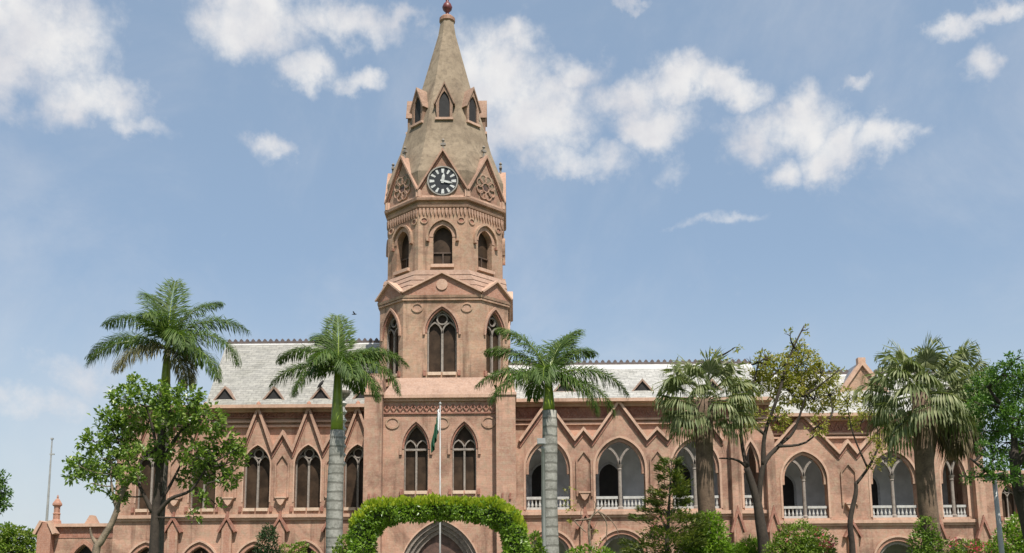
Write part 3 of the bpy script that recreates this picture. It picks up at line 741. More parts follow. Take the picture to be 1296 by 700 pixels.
def arcade_block(root, Y, x0, x1, C, halfs, hwz, zC, zV, zA, zS, zstr, z0, zs_h, g, name_roof=None, depth=3.6, zigC=None, body=12, ret=None):
    zs, ha = zs_h
    zz = zigzag(None, zigC, hwz, zV, zA, zS)
    outer = [(x0, 0), (x1, 0), (x1, zV+.001)]+[p for p in rev(zz) if x0 < p[0] < x1]+[(x0, zV+.001)]
    holes = [opening(c, h_, z0, zs, ap, 12) for c, h_, ap in zip(C, halfs, ha)]
    ga, gs, gh = g
    gl = [min(ga, h_*1.0) for h_ in halfs]
    holes += [opening(c, q, .05, gs, gh, 12) for c, q in zip(C, gl) if q > .7]
    mb = MB(flat(Y)); mb.panel(outer, holes, 0, .6)
    mb.panel([(x0+.01, zC), (x0+.01, zV-.3)]+[(p[0], p[1]-.3) for p in zz if x0+.1 < p[0] < x1-.1]+[(x1-.01, zV-.3), (x1-.01, zC)], [], .38, .59)
    zceil = zs+max(ha)+.25
    mb.box(x0+.02, x0+.42, 0, zC-.01, .595, body); mb.box(x1-.42, x1-.02, 0, zC-.01, .595, body); mb.box(x0+.02, x1-.02, 0, zC-.02, body-.4, body-.003)
    mb.build('wall', 'wall', root)
    mb = MB(flat(Y)); mb.box(x0+.43, x1-.43, z0-.32, z0-.02, .601, depth+.3); mb.build('verandah_floor', 'inner', root)
    mb = MB(flat(Y)); mb.box(x0+.43, x1-.43, zceil, zceil+.2, .601, depth+.3); mb.build('verandah_ceiling', 'inner', root)
    mb = MB(flat(Y)); mb.box(x0+.43, x1-.43, .0, zceil-.01, depth, depth+.25); mb.build('verandah_back_wall', 'inner', root)
    mb = MB(flat(Y)); mb.box(x0+.01, x1-.01, Z(785, 526, Y) if Y < 55 else Z(1075, 545, Y), zC-.21, .345, .39); mb.build('frieze_panel', 'red', root)
    mb = MB(flat(Y)); mb.band(zz, .13, -.22, .42); mb.build('gable_coping', 'trim', root)
    mb = MB(flat(Y)); mb.band([(p[0], p[1]-.28) for p in zz], .12, -.06, .02); mb.build('gable_moulding', 'red', root)
    mb = MB(flat(Y)); mb.box(x0, x1, zC-.04, zC+.14, -.42, .45); mb.box(x0+.01, x1-.01, zC-.2, zC-.04, .1, .45); mb.build('eaves_cornice', 'trim', root)
    mb = MB(flat(Y)); mb.box(x0+.002, x1-.002, zstr-.02, zstr+.16, -.20, .02); mb.box(x0+.01, x1-.01, zstr-.16, zstr-.02, -.09, .02); mb.build('string_course', 'trim', root)
    mb = MB(flat(Y)); mb.box(x0+.01, x1-.01, zstr+.161, z0-.18, -.03, .02); mb.build('string_band', 'orange', root)
    for c, h_, ap in zip(C, halfs, ha):
        arcade_bay(root, Y, c, h_, z0, zs, ap, col=h_ > .7)
        mb = MB(flat(Y)); mb.box(c-h_-.03, c+h_+.03, z0-.17, z0-.003, -.10, .4); mb.build('sill', 'trim', root)
        if h_ > .7:
            mb = MB(flat(Y)); mb.band(arch(c, min(ga, h_), gs, gh, 12, t=.02), .18, -.03, .3); g_ = mb.build('arch_moulding', 'orange', root)
            mb = MB(flat(Y)); mb.band(arch(c, min(ga, h_), gs, gh, 12, t=.22, drop=.2), .11, -.12, .02); mb.build('hood_mould', 'trim', g_)
            mb = MB(flat(Y)); mb.band(arch(c, min(ga, h_)-.16, gs, gh-.18, 12, t=0, drop=gs-.1), .155, .12, .34); mb.build('arch_inner_order', 'tracery', g_)
            # doorway in the back wall, left of the middle of each bay
            dc = c-h_*.18
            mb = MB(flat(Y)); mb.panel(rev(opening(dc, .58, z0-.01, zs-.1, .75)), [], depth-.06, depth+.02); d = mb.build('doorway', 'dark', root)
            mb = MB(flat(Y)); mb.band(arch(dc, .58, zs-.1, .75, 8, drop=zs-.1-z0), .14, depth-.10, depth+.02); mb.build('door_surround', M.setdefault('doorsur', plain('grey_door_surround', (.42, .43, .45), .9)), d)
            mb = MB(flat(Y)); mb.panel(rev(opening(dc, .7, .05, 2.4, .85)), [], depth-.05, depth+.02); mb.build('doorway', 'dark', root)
    return zz

YR = 52.3
zr_ = lambda py, px=785: Z(px, py, YR)
xr_ = lambda px, py=600: X(px, py, YR)
rw = thing('building_wing', 'pink brick wing touching the right side of the clock tower, open gothic arches and balustrades', 'building', (xr_(790), YR, 0), 'wings of the gothic building')
sp = S(785, 600, YR)
C = [xr_(693.5), xr_(785), xr_(880.5), xr_(951.5)]
halfs = [28*sp, 31.5*sp, 30*sp, 10.5*sp]
zs = zr_(592); ha = [zr_(554)-zs, zr_(554)-zs, zr_(554)-zs, zr_(560)-zs]
zC = zr_(508.5)
x0, x1 = xr_(642), xr_(980)
arcade_block(rw, YR, x0, x1, C, halfs, 34.5*sp, zC, zr_(558.5), zr_(511), zr_(545), zr_(651), zr_(644.5), (zs, ha), (27*sp, zr_(704), zr_(678.5)-zr_(704)), zigC=C[:3])
frieze(rw, YR, x0+.02, x1-.02, zC, zr_(526), zr_(514), [zr_(530.5), zr_(536)], .35)
for m in ((C[0]+C[1])/2, (C[1]+C[2])/2):
    pilaster(rw, YR, m, .26, 0, zr_(652), zr_(663)); niche(rw, YR, m, zr_(628), zr_(572), .34); console(rw, YR, m, zr_(628))
for px in (929.5, 974):    # full-height buttresses beside the narrow bay
    mb = MB(flat(YR)); xc = xr_(px); mb.box(xc-5.5*sp, xc+5.5*sp, 0, zr_(556), -.40, .02); mb.panel([(xc-5.5*sp, zr_(556)), (xc+5.5*sp, zr_(556)), (xc, zr_(538))], [], -.40, .02); b = mb.build('buttress', 'wall', rw)
    mb = MB(flat(YR)); mb.band([(xc-7*sp, zr_(676)), (xc, zr_(652)), (xc+7*sp, zr_(676))], .12, -.52, -.2); mb.box(xc-6*sp, xc+6*sp, zr_(654), zr_(651), -.46, .02) if False else None; mb.build('gablet_hood', 'red', b)
    mb = MB(flat(YR)); mb.panel([(xc-3*sp, .6), (xc+3*sp, .6), (xc+3*sp, zr_(672)), (xc, zr_(660)), (xc-3*sp, zr_(672))], [], -.416, -.39); mb.build('brick_inset', 'orange', b)
roof_mesh(rw, x0, x1+.1, x0, x1+.1, YR-.15, 56.8, 61.3, zC+.145, Z(800, 461.5, 56.8), 'slate2', flash=.8)
for px in (714.5, 813.5, 902): roof_vent(rw, X(px, 498, YR+.8), YR+.8, Z(px, 498.5, YR+.8), 14*sp, 17*sp, 2.2)

# ---- end block, set back
YE = 56.3
ze = lambda py, px=1075: Z(px, py, YE)
xe = lambda px, py=610: X(px, py, YE)
eb = thing('building_wing', 'pink brick end block at far right, set back, with a brick gable on its roof', 'building', (xe(1110), YE, 0), 'wings of the gothic building')
sp = S(1075, 610, YE)
C = [xe(1018.5), xe(1131), xe(1207)]
halfs = [28.5*sp, 29*sp, 16*sp]
zs = ze(606); ha = [ze(571)-zs, ze(571)-zs, ze(572)-zs]
zC = ze(527)
x0, x1 = xe(976), xe(1243)
arcade_block(eb, YE, x0, x1, C, halfs, 45*sp, zC, ze(575.5), ze(526.5), ze(561), ze(662), ze(655.5), (zs, ha), (26*sp, ze(712), ze(688)-ze(712)), zigC=C[:2])
frieze(eb, YE, x0+.02, x1-.02, zC, ze(545), ze(533), [ze(549), ze(554)], .35)
for px in (1074,):
    pilaster(eb, YE, xe(px), .28, 0, ze(664), ze(674)); niche(eb, YE, xe(px), ze(640), ze(588), .36); console(eb, YE, xe(px), ze(642))
for px in (1180, 1236):
    mb = MB(flat(YE)); xc = xe(px); mb.box(xc-6*sp, xc+6*sp, 0, ze(545), -.42, .02); mb.panel([(xc-6*sp, ze(545)), (xc+6*sp, ze(545)), (xc, ze(528))], [], -.42, .02); b = mb.build('buttress', 'wall', eb)
    mb = MB(flat(YE)); mb.band([(xc-7.5*sp, ze(684)), (xc, ze(662)), (xc+7.5*sp, ze(684))], .12, -.54, -.2); mb.build('gablet_hood', 'red', b)
zr2 = Z(1020, 474, 60.5)
roof_mesh(eb, x0-2, x1, x0-2, x1, YE-.15, 60.5, 65, zC+.145, zr2, 'slate2', flash=.3)
# gable of the cross roof
YG = 58.6; gx = X(1090, 460, YG); gz = Z(1090, 463, YG); sg = S(1090, 480, YG)
g_b = zC-.2
mb = MB(flat(YG)); hwg = 50*sg; zlow = gz-hwg*1.35
mb.panel([(gx-hwg, g_b), (gx+hwg, g_b), (gx+hwg, max(g_b+.05, zlow)), (gx, gz), (gx-hwg, max(g_b+.05, zlow))], [], 0, 5); rg = mb.build('roof_gable', 'tower', eb)
mb = MB(flat(YG)); mb.band([(gx-hwg-.1, zlow-.1), (gx, gz+.02), (gx+hwg+.1, zlow-.1)], .22, -.18, .3); mb.box(gx-.22, gx+.22, gz, gz+.48, -.14, .26); mb.build('gable_coping', 'trim', rg)
mb = MB(flat(YG)); mb.band([(gx-hwg-.1, zlow-.1), (gx, gz+.02), (gx+hwg+.1, zlow-.1)], .16, .32, 5.1); mb.build('gable_roof', M.setdefault('dslate', plain('dark_slate', (.20, .21, .23), .6)), rg)
mb = MB(flat(YG)); mb.ring(gx, gz-2.0, .3, .1, -.06, .02, 16); mb.build('gable_roundel', 'trim', rg)

# ---- plain range continuing behind the right-hand tree
YX = 60.0
xt = thing('brick_outbuilding', 'lower pink brick range half hidden behind the dark tree at the right edge', 'building', (X(1290, 640, YX), YX, 0))
xa, xb2 = X(1246, 640, YX), X(1400, 640, YX); zt_ = Z(1290, 600, YX)
wc = [X(1278, 640, YX), X(1325, 640, YX), X(1372, 640, YX)]
mb = MB(flat(YX)); mb.panel([(xa, 0), (xb2, 0), (xb2, zt_), (xa, zt_)], [opening(c, .45, Z(1278, 655, YX), Z(1278, 630, YX), .8) for c in wc], 0, .5); mb.box(xa+.01, xb2-.01, 0, zt_-.01, 1.5, 8); mb.build('wall', 'wall', xt)
mb = MB(flat(YX)); mb.box(xa-.1, xb2+.1, zt_, zt_+.2, -.25, 8.1); mb.build('cornice', 'trim', xt)
for c in wc: gothic_window(xt, flat(YX), c, .45, Z(1278, 655, YX), Z(1278, 630, YX), .8, hood=False)

# ---- low range at far left with its pinnacle
YN = 54.5
zn = lambda py, px=95: Z(px, py, YN)
xn = lambda px, py=670: X(px, py, YN)
lr = thing('brick_outbuilding', 'low flat-roofed pink brick range at far left with a turned corner pinnacle', 'building', (xn(100), YN, 0))
x0, x1 = xn(50), xn(150)
ac, aa = xn(108), 15*S(108, 690, YN)
mb = MB(flat(YN)); mb.panel([(x0, 0), (x1, 0), (x1, zn(664)), (x0, zn(664))], [opening(ac, aa, .05, zn(716), zn(690)-zn(716))], 0, .5); mb.box(x0+.01, x1-.01, 0, zn(664)-.01, 2, 10); mb.box(x0+.01, x0+.3, 0, zn(664)-.02, .4, 2.1); mb.build('wall', 'wall', lr)
mb = MB(flat(YN)); mb.box(xn(62), x1, zn(667), zn(663), -.25, 10); mb.build('cornice', 'trim', lr)
mb = MB(flat(YN)); mb.box(xn(66), x1, zn(681), zn(667.5), -.03, .02); mb.build('red_band', 'red', lr)
mb = MB(flat(YN)); mb.band(arch(ac, aa, zn(716), zn(690)-zn(716), 9, t=.05), .2, -.08, .3); g = mb.build('arch_moulding', 'orange', lr)
mb = MB(flat(YN)); mb.panel(rev(opening(ac, aa-.01, .06, zn(716), zn(690)-zn(716))), [], .4, .46); mb.build('archway', 'dark', lr)
s_ = S(70, 650, YN)
mb = MB(flat(YN)); xc = xn(62); mb.box(xc-9*s_, xc+8*s_, 0, zn(676), -.5, .3)
mb.panel([(xc-9*s_, zn(676)), (xc+8*s_, zn(676)), (xc+4*s_, zn(662)), (xc-4*s_, zn(662))], [], -.5, .3); bt = mb.build('buttress', 'orange', lr)
mb = MB(flat(YN)); mb.band([(xc-11*s_, zn(677)), (xc-3*s_, zn(661))], .16, -.6, .3); mb.band([(xc+3*s_, zn(661)), (xc+11*s_, zn(677))], .16, -.6, .3); mb.build('gablet_hood', 'trim', bt)
mb = MB(flat(YN)); xc = xn(69.5); r = 4.6*s_; z0 = zn(664)
zz_ = lambda py: zn(py)-z0
mb.lathe([(r*1.5, 0), (r*1.3, zz_(659)), (r*.95, zz_(657)), (r*.95, zz_(651)), (r*1.1, zz_(650)), (r*.85, zz_(648.5)), (r*.85, zz_(641)), (r*1.35, zz_(639)), (r*1.3, zz_(637)), (r*.6, zz_(632)), (r*.25, zz_(630.5)), (r*.3, zz_(628.5)), (.02, zz_(626))], (xc, z0, .1), 8)
mb.build('pinnacle', 'orange', lr)
mb = MB(flat(YN)); xc = xn(113); mb.panel([(xc-.36, zn(664)), (xc+.36, zn(664)), (xc+.07, zn(652)), (xc-.07, zn(652))], [], .1, .6); mb.build('parapet_gablet', 'trim', lr)
# ------------------------------------------------------------------ vegetation
M['royal'] = leafmat('royal_palm_leaf', [(0.043, 0.075, 0.015), (0.071, 0.125, 0.025), (0.114, 0.175, 0.040), (0.180, 0.225, 0.067)], .5, .35, .3)
M['royal_old'] = leafmat('old_palm_leaf', [(.075, .085, .030), (.14, .135, .055), (.22, .18, .09)], .5, .25)
M['fan'] = leafmat('fan_palm_leaf', [(.085, .115, .04), (.15, .18, .07), (.23, .25, .115), (.36, .36, .20)], .5, .28, .3)
M['deadfan'] = leafmat('dead_palm_leaf', [(.075, .058, .032), (.14, .11, .06), (.21, .165, .095)], .8, .12)
M['broad'] = leafmat('broad_green_leaf', [(.055, .10, .014), (.115, .195, .028), (.22, .31, .055), (.36, .42, .12)], .35, .4, .6)
M['darkleaf'] = leafmat('dark_green_leaf', [(0.038, 0.087, 0.014), (0.072, 0.147, 0.023), (0.123, 0.224, 0.042), (0.203, 0.308, 0.072)], .4, .38)
M['thin'] = leafmat('yellowish_leaf', [(0.187, 0.200, 0.030), (0.275, 0.280, 0.050), (0.374, 0.340, 0.080), (0.462, 0.360, 0.130)], .45, .4)
M['hedge'] = leafmat('hedge_leaf', [(0.086, 0.157, 0.013), (0.138, 0.235, 0.020), (0.196, 0.314, 0.029), (0.299, 0.414, 0.055)], .35, .42, .6)
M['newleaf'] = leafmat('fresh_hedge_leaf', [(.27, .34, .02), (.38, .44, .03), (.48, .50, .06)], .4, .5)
M['conifer'] = leafmat('conifer_leaf', [(.018, .042, .014), (.036, .072, .022), (.07, .11, .035)], .5, .2)
M['araucaria'] = leafmat('layered_conifer_leaf', [(0.042, 0.072, 0.015), (0.084, 0.120, 0.024), (0.144, 0.168, 0.037), (0.228, 0.216, 0.055)], .5, .3)
M['lime'] = leafmat('lime_leaf', [(.07, .13, .012), (.13, .21, .022), (.22, .29, .05), (.30, .33, .10)], .4, .4)
M['pinkflower'] = leafmat('pink_bract', [(.45, .05, .12), (.60, .10, .16), (.62, .20, .16)], .5, .4)
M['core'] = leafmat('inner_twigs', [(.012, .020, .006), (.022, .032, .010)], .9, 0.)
M['bark'] = barkmat('grey_brown_bark', (.018, .013, .009), (.055, .041, .03))
M['palebark'] = barkmat('pale_bark', (.07, .05, .035), (.27, .21, .145))
M['palmbark'] = barkmat('pale_palm_trunk', (.14, .135, .115), (.34, .33, .295), ring=19.)
M['darkpalm'] = barkmat('dark_palm_trunk', (.05, .045, .036), (.12, .105, .085))
M['fanbark'] = barkmat('fan_palm_trunk', (.06, .038, .025), (.18, .12, .078))
M['shaft'] = plain('green_crownshaft', (.19, .25, .025), .4, 0, .3, 2.5)

class Leaves:
    """many folded leaf blades collected as arrays"""
    def __init__(s): s.V = []; s.F = []; s.n = 0
    def add(s, base, d, nrm, L, Wd, fold=.25, droop=0.):
        """arrays: base (n,3), d unit directions, nrm rough up, L, Wd"""
        base = np.asarray(base, float); n = len(base)
        if n == 0: return
        d = np.asarray(d, float); d = d/np.linalg.norm(d, axis=1, keepdims=True)
        nrm = np.asarray(nrm, float)
        side = np.cross(d, nrm); side /= np.maximum(np.linalg.norm(side, axis=1, keepdims=True), 1e-6)
        upn = np.cross(side, d)
        L = np.broadcast_to(L, (n,))[:, None]; Wd = np.broadcast_to(Wd, (n,))[:, None]
        mid = base+d*L*.45
        tip = base+d*L; tip[:, 2] -= droop*L[:, 0]; 
        a = mid+side*Wd*.5+upn*Wd*fold; b = mid-side*Wd*.5+upn*Wd*fold
        s.V.append(np.stack([base, a, tip, b], 1).reshape(-1, 3))
        k = np.arange(n)[:, None]*4+s.n
        s.F.append(np.concatenate([k+[0, 1, 2], k+[0, 2, 3]], 0)); s.n += 4*n
    def build(s, name, mat, parent):
        o = parent
        while o.parent is not None: o = o.parent
        V = np.concatenate(s.V)-np.array(o.location); F = np.concatenate(s.F)
        me = bpy.data.meshes.new(name); me.from_pydata(V.tolist(), [], F.tolist()); me.materials.append(M[mat]); me.update()
        ob = bpy.data.objects.new(name, me); COL.objects.link(ob); ob.parent = parent
        return ob
def unit(v): return v/np.maximum(np.linalg.norm(v, axis=-1, keepdims=True), 1e-9)

def trunk(name, mat, parent, pts, rad, n=12):
    mb = MB(); mb.tube(pts, rad, n); return mb.build(name, mat, parent, smooth=True)
def curve(pts, n=4):
    """Catmull-Rom through points"""
    P = [Vector(p) for p in pts]; out = []
    for i in range(len(P)-1):
        p0 = P[max(i-1, 0)]; p1 = P[i]; p2 = P[i+1]; p3 = P[min(i+2, len(P)-1)]
        for j in range(n):
            t = j/n
            out.append(.5*((2*p1)+(p2-p0)*t+(2*p0-5*p1+4*p2-p3)*t*t+(3*p1-p0-3*p2+p3)*t**3))
    return out+[P[-1]]

def royal_palm(label, px, py, Y, Lf, fronds, tr, shaft_py, mat_trunk, seed, old=(), group='royal palms on the lawn'):
    """feather palm: fronds given as (azimuth deg, start elevation deg, droop deg, length factor)"""
    rs = np.random.RandomState(seed); c = at(px, py, Y)
    root = thing('royal_palm', label, 'palm tree', (c.x, Y, 0), group)
    zs = Z(px, shaft_py, Y) if shaft_py else c.z-.8
    zt = [0, .5, 1.5, zs*.45, zs*.8, zs]
    trunk('trunk', mat_trunk, root, [(c.x+.03*math.sin(z), Y, z) for z in np.linspace(0, zs, 14)], [tr*(1.25-.25*min(1, i/3)) if i < 4 else tr*(1.0-.14*(i/13)**2) for i in range(14)], 16)
    trunk('crownshaft', 'shaft', root, [(c.x, Y, z) for z in np.linspace(zs-.02, c.z+.1, 6)], [tr*.72, tr*.70, tr*.62, tr*.54, tr*.46, tr*.34], 12)
    for i, (azd, e0, dr, lf) in enumerate(fronds):
        L = Lf*lf; a = R(azd); N = 44; h = np.array([math.cos(a), math.sin(a), 0.])
        p = np.array([c.x, Y, c.z-.10*(i % 3)]); P = []; D = []
        twist = rs.uniform(-.5, .5)
        for j in range(N):
            f = j/(N-1); e = R(e0)-R(dr)*f**1.25
            hh = h*math.cos(.25*twist*f)+np.array([-h[1], h[0], 0])*math.sin(.4*twist*f)
            d = hh*math.cos(e)+np.array([0, 0, math.sin(e)]); P.append(p.copy()); D.append(d); p = p+d*(L/N)
        P = np.array(P); D = np.array(D)
        lv = Leaves()
        for sd in (-1, 1):
            for plane in (0, 1):
                idx = np.linspace(3, N-1.01, 84); i0 = idx.astype(int); fr = (idx-i0)[:, None]
                pos = P[i0]*(1-fr)+P[np.minimum(i0+1, N-1)]*fr; dd = D[i0]; f = idx/(N-1)
                sidev = unit(np.cross(dd, [0, 0, 1.]))*sd
                upv = np.cross(sidev*sd, dd)
                lift = (rs.uniform(-.05, .5, len(f)) if plane == 0 else rs.uniform(-.6, .05, len(f)))[:, None]
                ld = unit(dd*(.50+.5*f[:, None])+sidev*.85+upv*lift+rs.normal(0, .10, (len(f), 3)))
                ll = Lf*.265*np.sin(np.clip(.22+f*.78, 0, 1)*math.pi*.93)**.75*rs.uniform(.7, 1.15, len(f))
                ll = np.maximum(ll, Lf*.07); w = .036+.014*rs.rand(len(f))
                # two joined blades: the outer half hangs down
                mid = pos+ld*(ll*.55)[:, None]
                hang = unit(ld*1.0+np.array([0, 0, -1.])*((.25+1.0*np.clip(1-dd[:, 2], 0, 1.8))*rs.uniform(.6, 1.4, len(f)))[:, None])
                lv.add(pos, ld, upv, ll*.62, w, .15); lv.add(mid, hang, upv, ll*.62, w*.95, .1)
        fo = lv.build('frond', 'royal_old' if i in old else 'royal', root)
        mb = MB(); mb.tube([tuple(q) for q in P[::4]], [max(.008, .035*(1-k_/11)) for k_ in range(len(P[::4]))], 5); mb.build('frond_stalk', 'shaft' if i not in old else 'royal_old', fo)
    return root

GA = 137.5
def ring_fronds(n, seed, lo=-25, hi=84):
    rs = random.Random(seed); out = []
    for i in range(n):
        f = i/(n-1); e = hi-(hi-lo)*f**.85
        out.append((i*GA+rs.uniform(-14, 14), e, rs.uniform(55, 85)*(0.75+.35*(1-abs(f-.4))), rs.uniform(.88, 1.08)))
    return out

def fan_palm(label, px, py, Y, r, tr, nleaf, seed, dead=0, skirt=0, squash=1., name='fan_palm', sk_len=.5, sk_r=.35, lean=0.):
    rs = np.random.RandomState(seed); c = at(px, py, Y)
    root = thing(name, label, 'palm tree', (c.x+lean, Y, 0), 'fan palms before the right wing')
    trunk('trunk', 'fanbark', root, [(c.x+.05*math.sin(z*.8)+lean*(1-(z/c.z)**6), Y, z) for z in np.linspace(0, c.z+.05, 14)], [tr*(1.25-.25*min(1, i/3)) for i in range(14)], 16)
    def leaf(e, a, pet, rad, lv, droop):
        d = np.array([math.cos(e)*math.cos(a), math.cos(e)*math.sin(a), math.sin(e)])
        b = np.array([c.x, Y, c.z])+d*.15
        hub = b+d*pet+np.array([0, 0, -.12*pet*(1-d[2])])
        sidev = unit(np.cross(d, [0.01, 0, 1.])); upv = np.cross(sidev, d)
        tilt = rs.uniform(-.5, .9)
        n = 26; th = np.linspace(-1.9, 1.9, n)
        out = np.cos(th)[:, None]*d+np.sin(th)[:, None]*unit(sidev+upv*rs.uniform(-.5, .5))-upv*.15*np.abs(np.sin(th))[:, None]
        out = unit(out+upv*.12*tilt); ln = rad*(.72+.28*np.cos(th*.7))*rs.uniform(.9, 1.08, n)
        hubs = np.repeat(hub[None], n, 0)
        lv.add(hubs, out, np.repeat(upv[None], n, 0), ln*.60, rad*.125, .35)
        mid = hubs+out*(ln*.48)[:, None]
        hang = unit(out+np.array([0, 0, -1.])*(droop*rs.uniform(.5, 1.4, n))[:, None])
        lv.add(mid, hang, np.repeat(upv[None], n, 0), ln*.55, rad*.085, .2)
        tip = mid+hang*(ln*.42)[:, None]; lv.add(tip, unit(hang+np.array([0, 0, -2.2])), np.repeat(upv[None], n, 0), ln*.32*rs.uniform(.6, 1.3, n), rad*.05, .1)
        return [tuple(b), tuple((b+hub)/2+np.array([0, 0, .05])), tuple(hub)]
    for i in range(nleaf):
        f = (i+.5)/nleaf; e = math.asin(1-1.55*f) if f < .97 else -.7
        a = i*2.39996+rs.uniform(-.3, .3); lv = Leaves()
        st = leaf(e*squash, a, r*.55*rs.uniform(.85, 1.15), r*.50*rs.uniform(.85, 1.15), lv, .55+2.0*f)
        fr = lv.build('fan_leaf', 'fan', root)
        mb = MB(); mb.tube(st, [.022, .018, .012], 5); mb.build('leaf_stalk', 'fan', fr)
    if skirt:
        lv = Leaves(); n = skirt
        a = rs.uniform(0, 6.28, n); rr = tr*.9+rs.uniform(.0, sk_r, n); zz = c.z-.1-rs.uniform(0, 1, n)*r*sk_len
        b = np.stack([c.x+np.cos(a)*rr, Y+np.sin(a)*rr, zz], 1)
        d = np.stack([np.cos(a)*rs.uniform(.1, .45, n), np.sin(a)*rs.uniform(.1, .45, n), -np.ones(n)], 1)
        lv.add(b, d, np.stack([np.cos(a), np.sin(a), np.zeros(n)], 1), r*rs.uniform(.35, .75, n), .055, .2)
        lv.build('dead_leaf_skirt', 'deadfan', root)
    return root

def clump(lv, c, r, n, size, rs, flat=.8, updir=.5, aspect=.5, shell=.45):
    """leaves gathered in sprigs through a ball"""
    ns = max(3, n//7)
    u = unit(rs.normal(0, 1, (ns, 3))); rad = r*rs.uniform(shell, 1, (ns, 1))**.6
    sc = np.array(c)+u*rad*np.array([1, 1, flat])
    for j in range(7):
        b = sc+rs.normal(0, size*.35, (ns, 3))
        d = unit(u*.7+rs.normal(0, .75, (ns, 3))+np.array([0, 0, updir*.6]))
        nr = unit(rs.normal(0, .55, (ns, 3))+np.array([0, 0, 1.]))
        s_ = size*rs.uniform(.65, 1.25, ns)
        lv.add(b, d, nr, s_, s_*aspect, .12, droop=.12)

def leafy_tree(name, label, cat, base, forks, clumps, leafmat_, size, bark, trunk_pts, trunk_r, seed, per=1.0, aspect=.5, group=None, branch=True, Yc=None, crown='crown', flat=.8, twigs=5):
    """trunk and limbs as tapered tubes, crown of many leaves in sprigs about the limb ends"""
    rs = np.random.RandomState(seed)
    root = thing(name, label, cat, base, group)
    T = curve(trunk_pts, 5); n = len(T)
    mb = MB(); mb.tube(T, [trunk_r*(1.15-.62*i/(n-1)) for i in range(n)], 10)
    for (pts, r0) in forks:
        B = curve(pts, 4); mb.tube(B, [max(.012, r0*(1-.75*i/(len(B)-1))) for i in range(len(B))], 7)
    lv = Leaves(); tips = [Vector(p) for p in T[n//2:]]+[Vector(q) for f in forks for q in curve(f[0], 4)]
    for (c, r, k_) in clumps:
        clump(lv, c, r, int(per*k_), size, rs, aspect=aspect, flat=flat)
        if branch:
            c = Vector(c); s = min(tips, key=lambda p: (p-c).length+max(0, p.z-c.z)*1.5)
            m = (s+c)/2+Vector(rs.normal(0, .12*r, 3)); m.z -= .1*r
            Bc = curve([s, m, c], 4); mb.tube(Bc, [max(.01, trunk_r*.22*(1-.7*i/(len(Bc)-1))) for i in range(len(Bc))], 5, cap=False)
            for _ in range(twigs if r > .45 else 2):
                e = c+Vector(unit(rs.normal(0, 1, 3)))*r*.85; mb.tube([c, (c+e)/2+Vector((0, 0, .08*r)), e], [.020, .013, .005], 4, cap=False)
    mb.build('trunk', bark, root, smooth=True)
    lv.build(crown, leafmat_, root)
    return root
def P(px, py, Y): return tuple(at(px, py, Y))

# ---- royal palms
fA = [(95, 88, 30, .95), (140, 80, 62, 1.08), (45, 76, 66, 1.05), (168, 58, 88, 1.12), (14, 56, 95, 1.15), (182, 34, 92, 1.12), (-2, 30, 108, 1.15),
      (200, 16, 78, 1.05), (-18, 8, 85, 1.0), (262, 62, 92, .7), (308, 30, 95, .8), (225, 2, 72, .8), (80, 35, 95, .9), (325, -25, 60, .75)]
royal_palm('tall royal palm with dark trunk rising out of the broad-leaved tree at left', 212, 436, 42, 3.45, fA, .27, 486, 'darkpalm', 3, old=(11, 13))
fB = [(100, 86, 40, .9), (128, 74, 78, 1.0), (52, 62, 85, .9), (166, 48, 88, 1.08), (10, 46, 98, 1.12), (184, 22, 82, 1.05), (-8, 18, 98, 1.12), (252, 40, 95, .7), (300, 25, 98, .8), (330, 2, 92, .95), (215, 4, 85, .85), (75, 30, 95, .8)]
royal_palm('royal palm with smooth pale trunk and bright green crownshaft left of the clock tower', 428, 464, 36, 2.65, fB, .31, 545, 'palmbark', 15)
fC = [(150, 70, 58, 1.1), (162, 54, 62, 1.05), (40, 80, 62, 1.05), (62, 72, 68, 1.0), (24, 64, 78, .95), (184, 28, 76, 1.05), (204, 8, 78, 1.0), (-4, 26, 88, 1.2), (350, 8, 88, 1.12), (330, -6, 75, .95), (258, 30, 100, .75), (105, 35, 95, .85)]
royal_palm('royal palm with grey trunk beside the white lamp post right of the clock tower', 694, 476, 36, 2.8, fC, .31, 520, 'palmbark', 8, old=())

# ---- fan palms
fan_palm('shorter fan palm with dark trunk in front of the third verandah arch', 890, 508, 38, 2.05, .33, 32, 21, skirt=36)
fan_palm('taller fan palm with thick brown trunk and vine about its foot', 1165, 500, 36, 2.2, .33, 34, 22, skirt=60)
fan_palm('leaning fan palm close behind the taller one, with a long brown skirt of dead leaves', 1210, 487, 38, 1.6, .22, 24, 23, skirt=2600, sk_len=1.25, sk_r=.55, lean=-1.42)

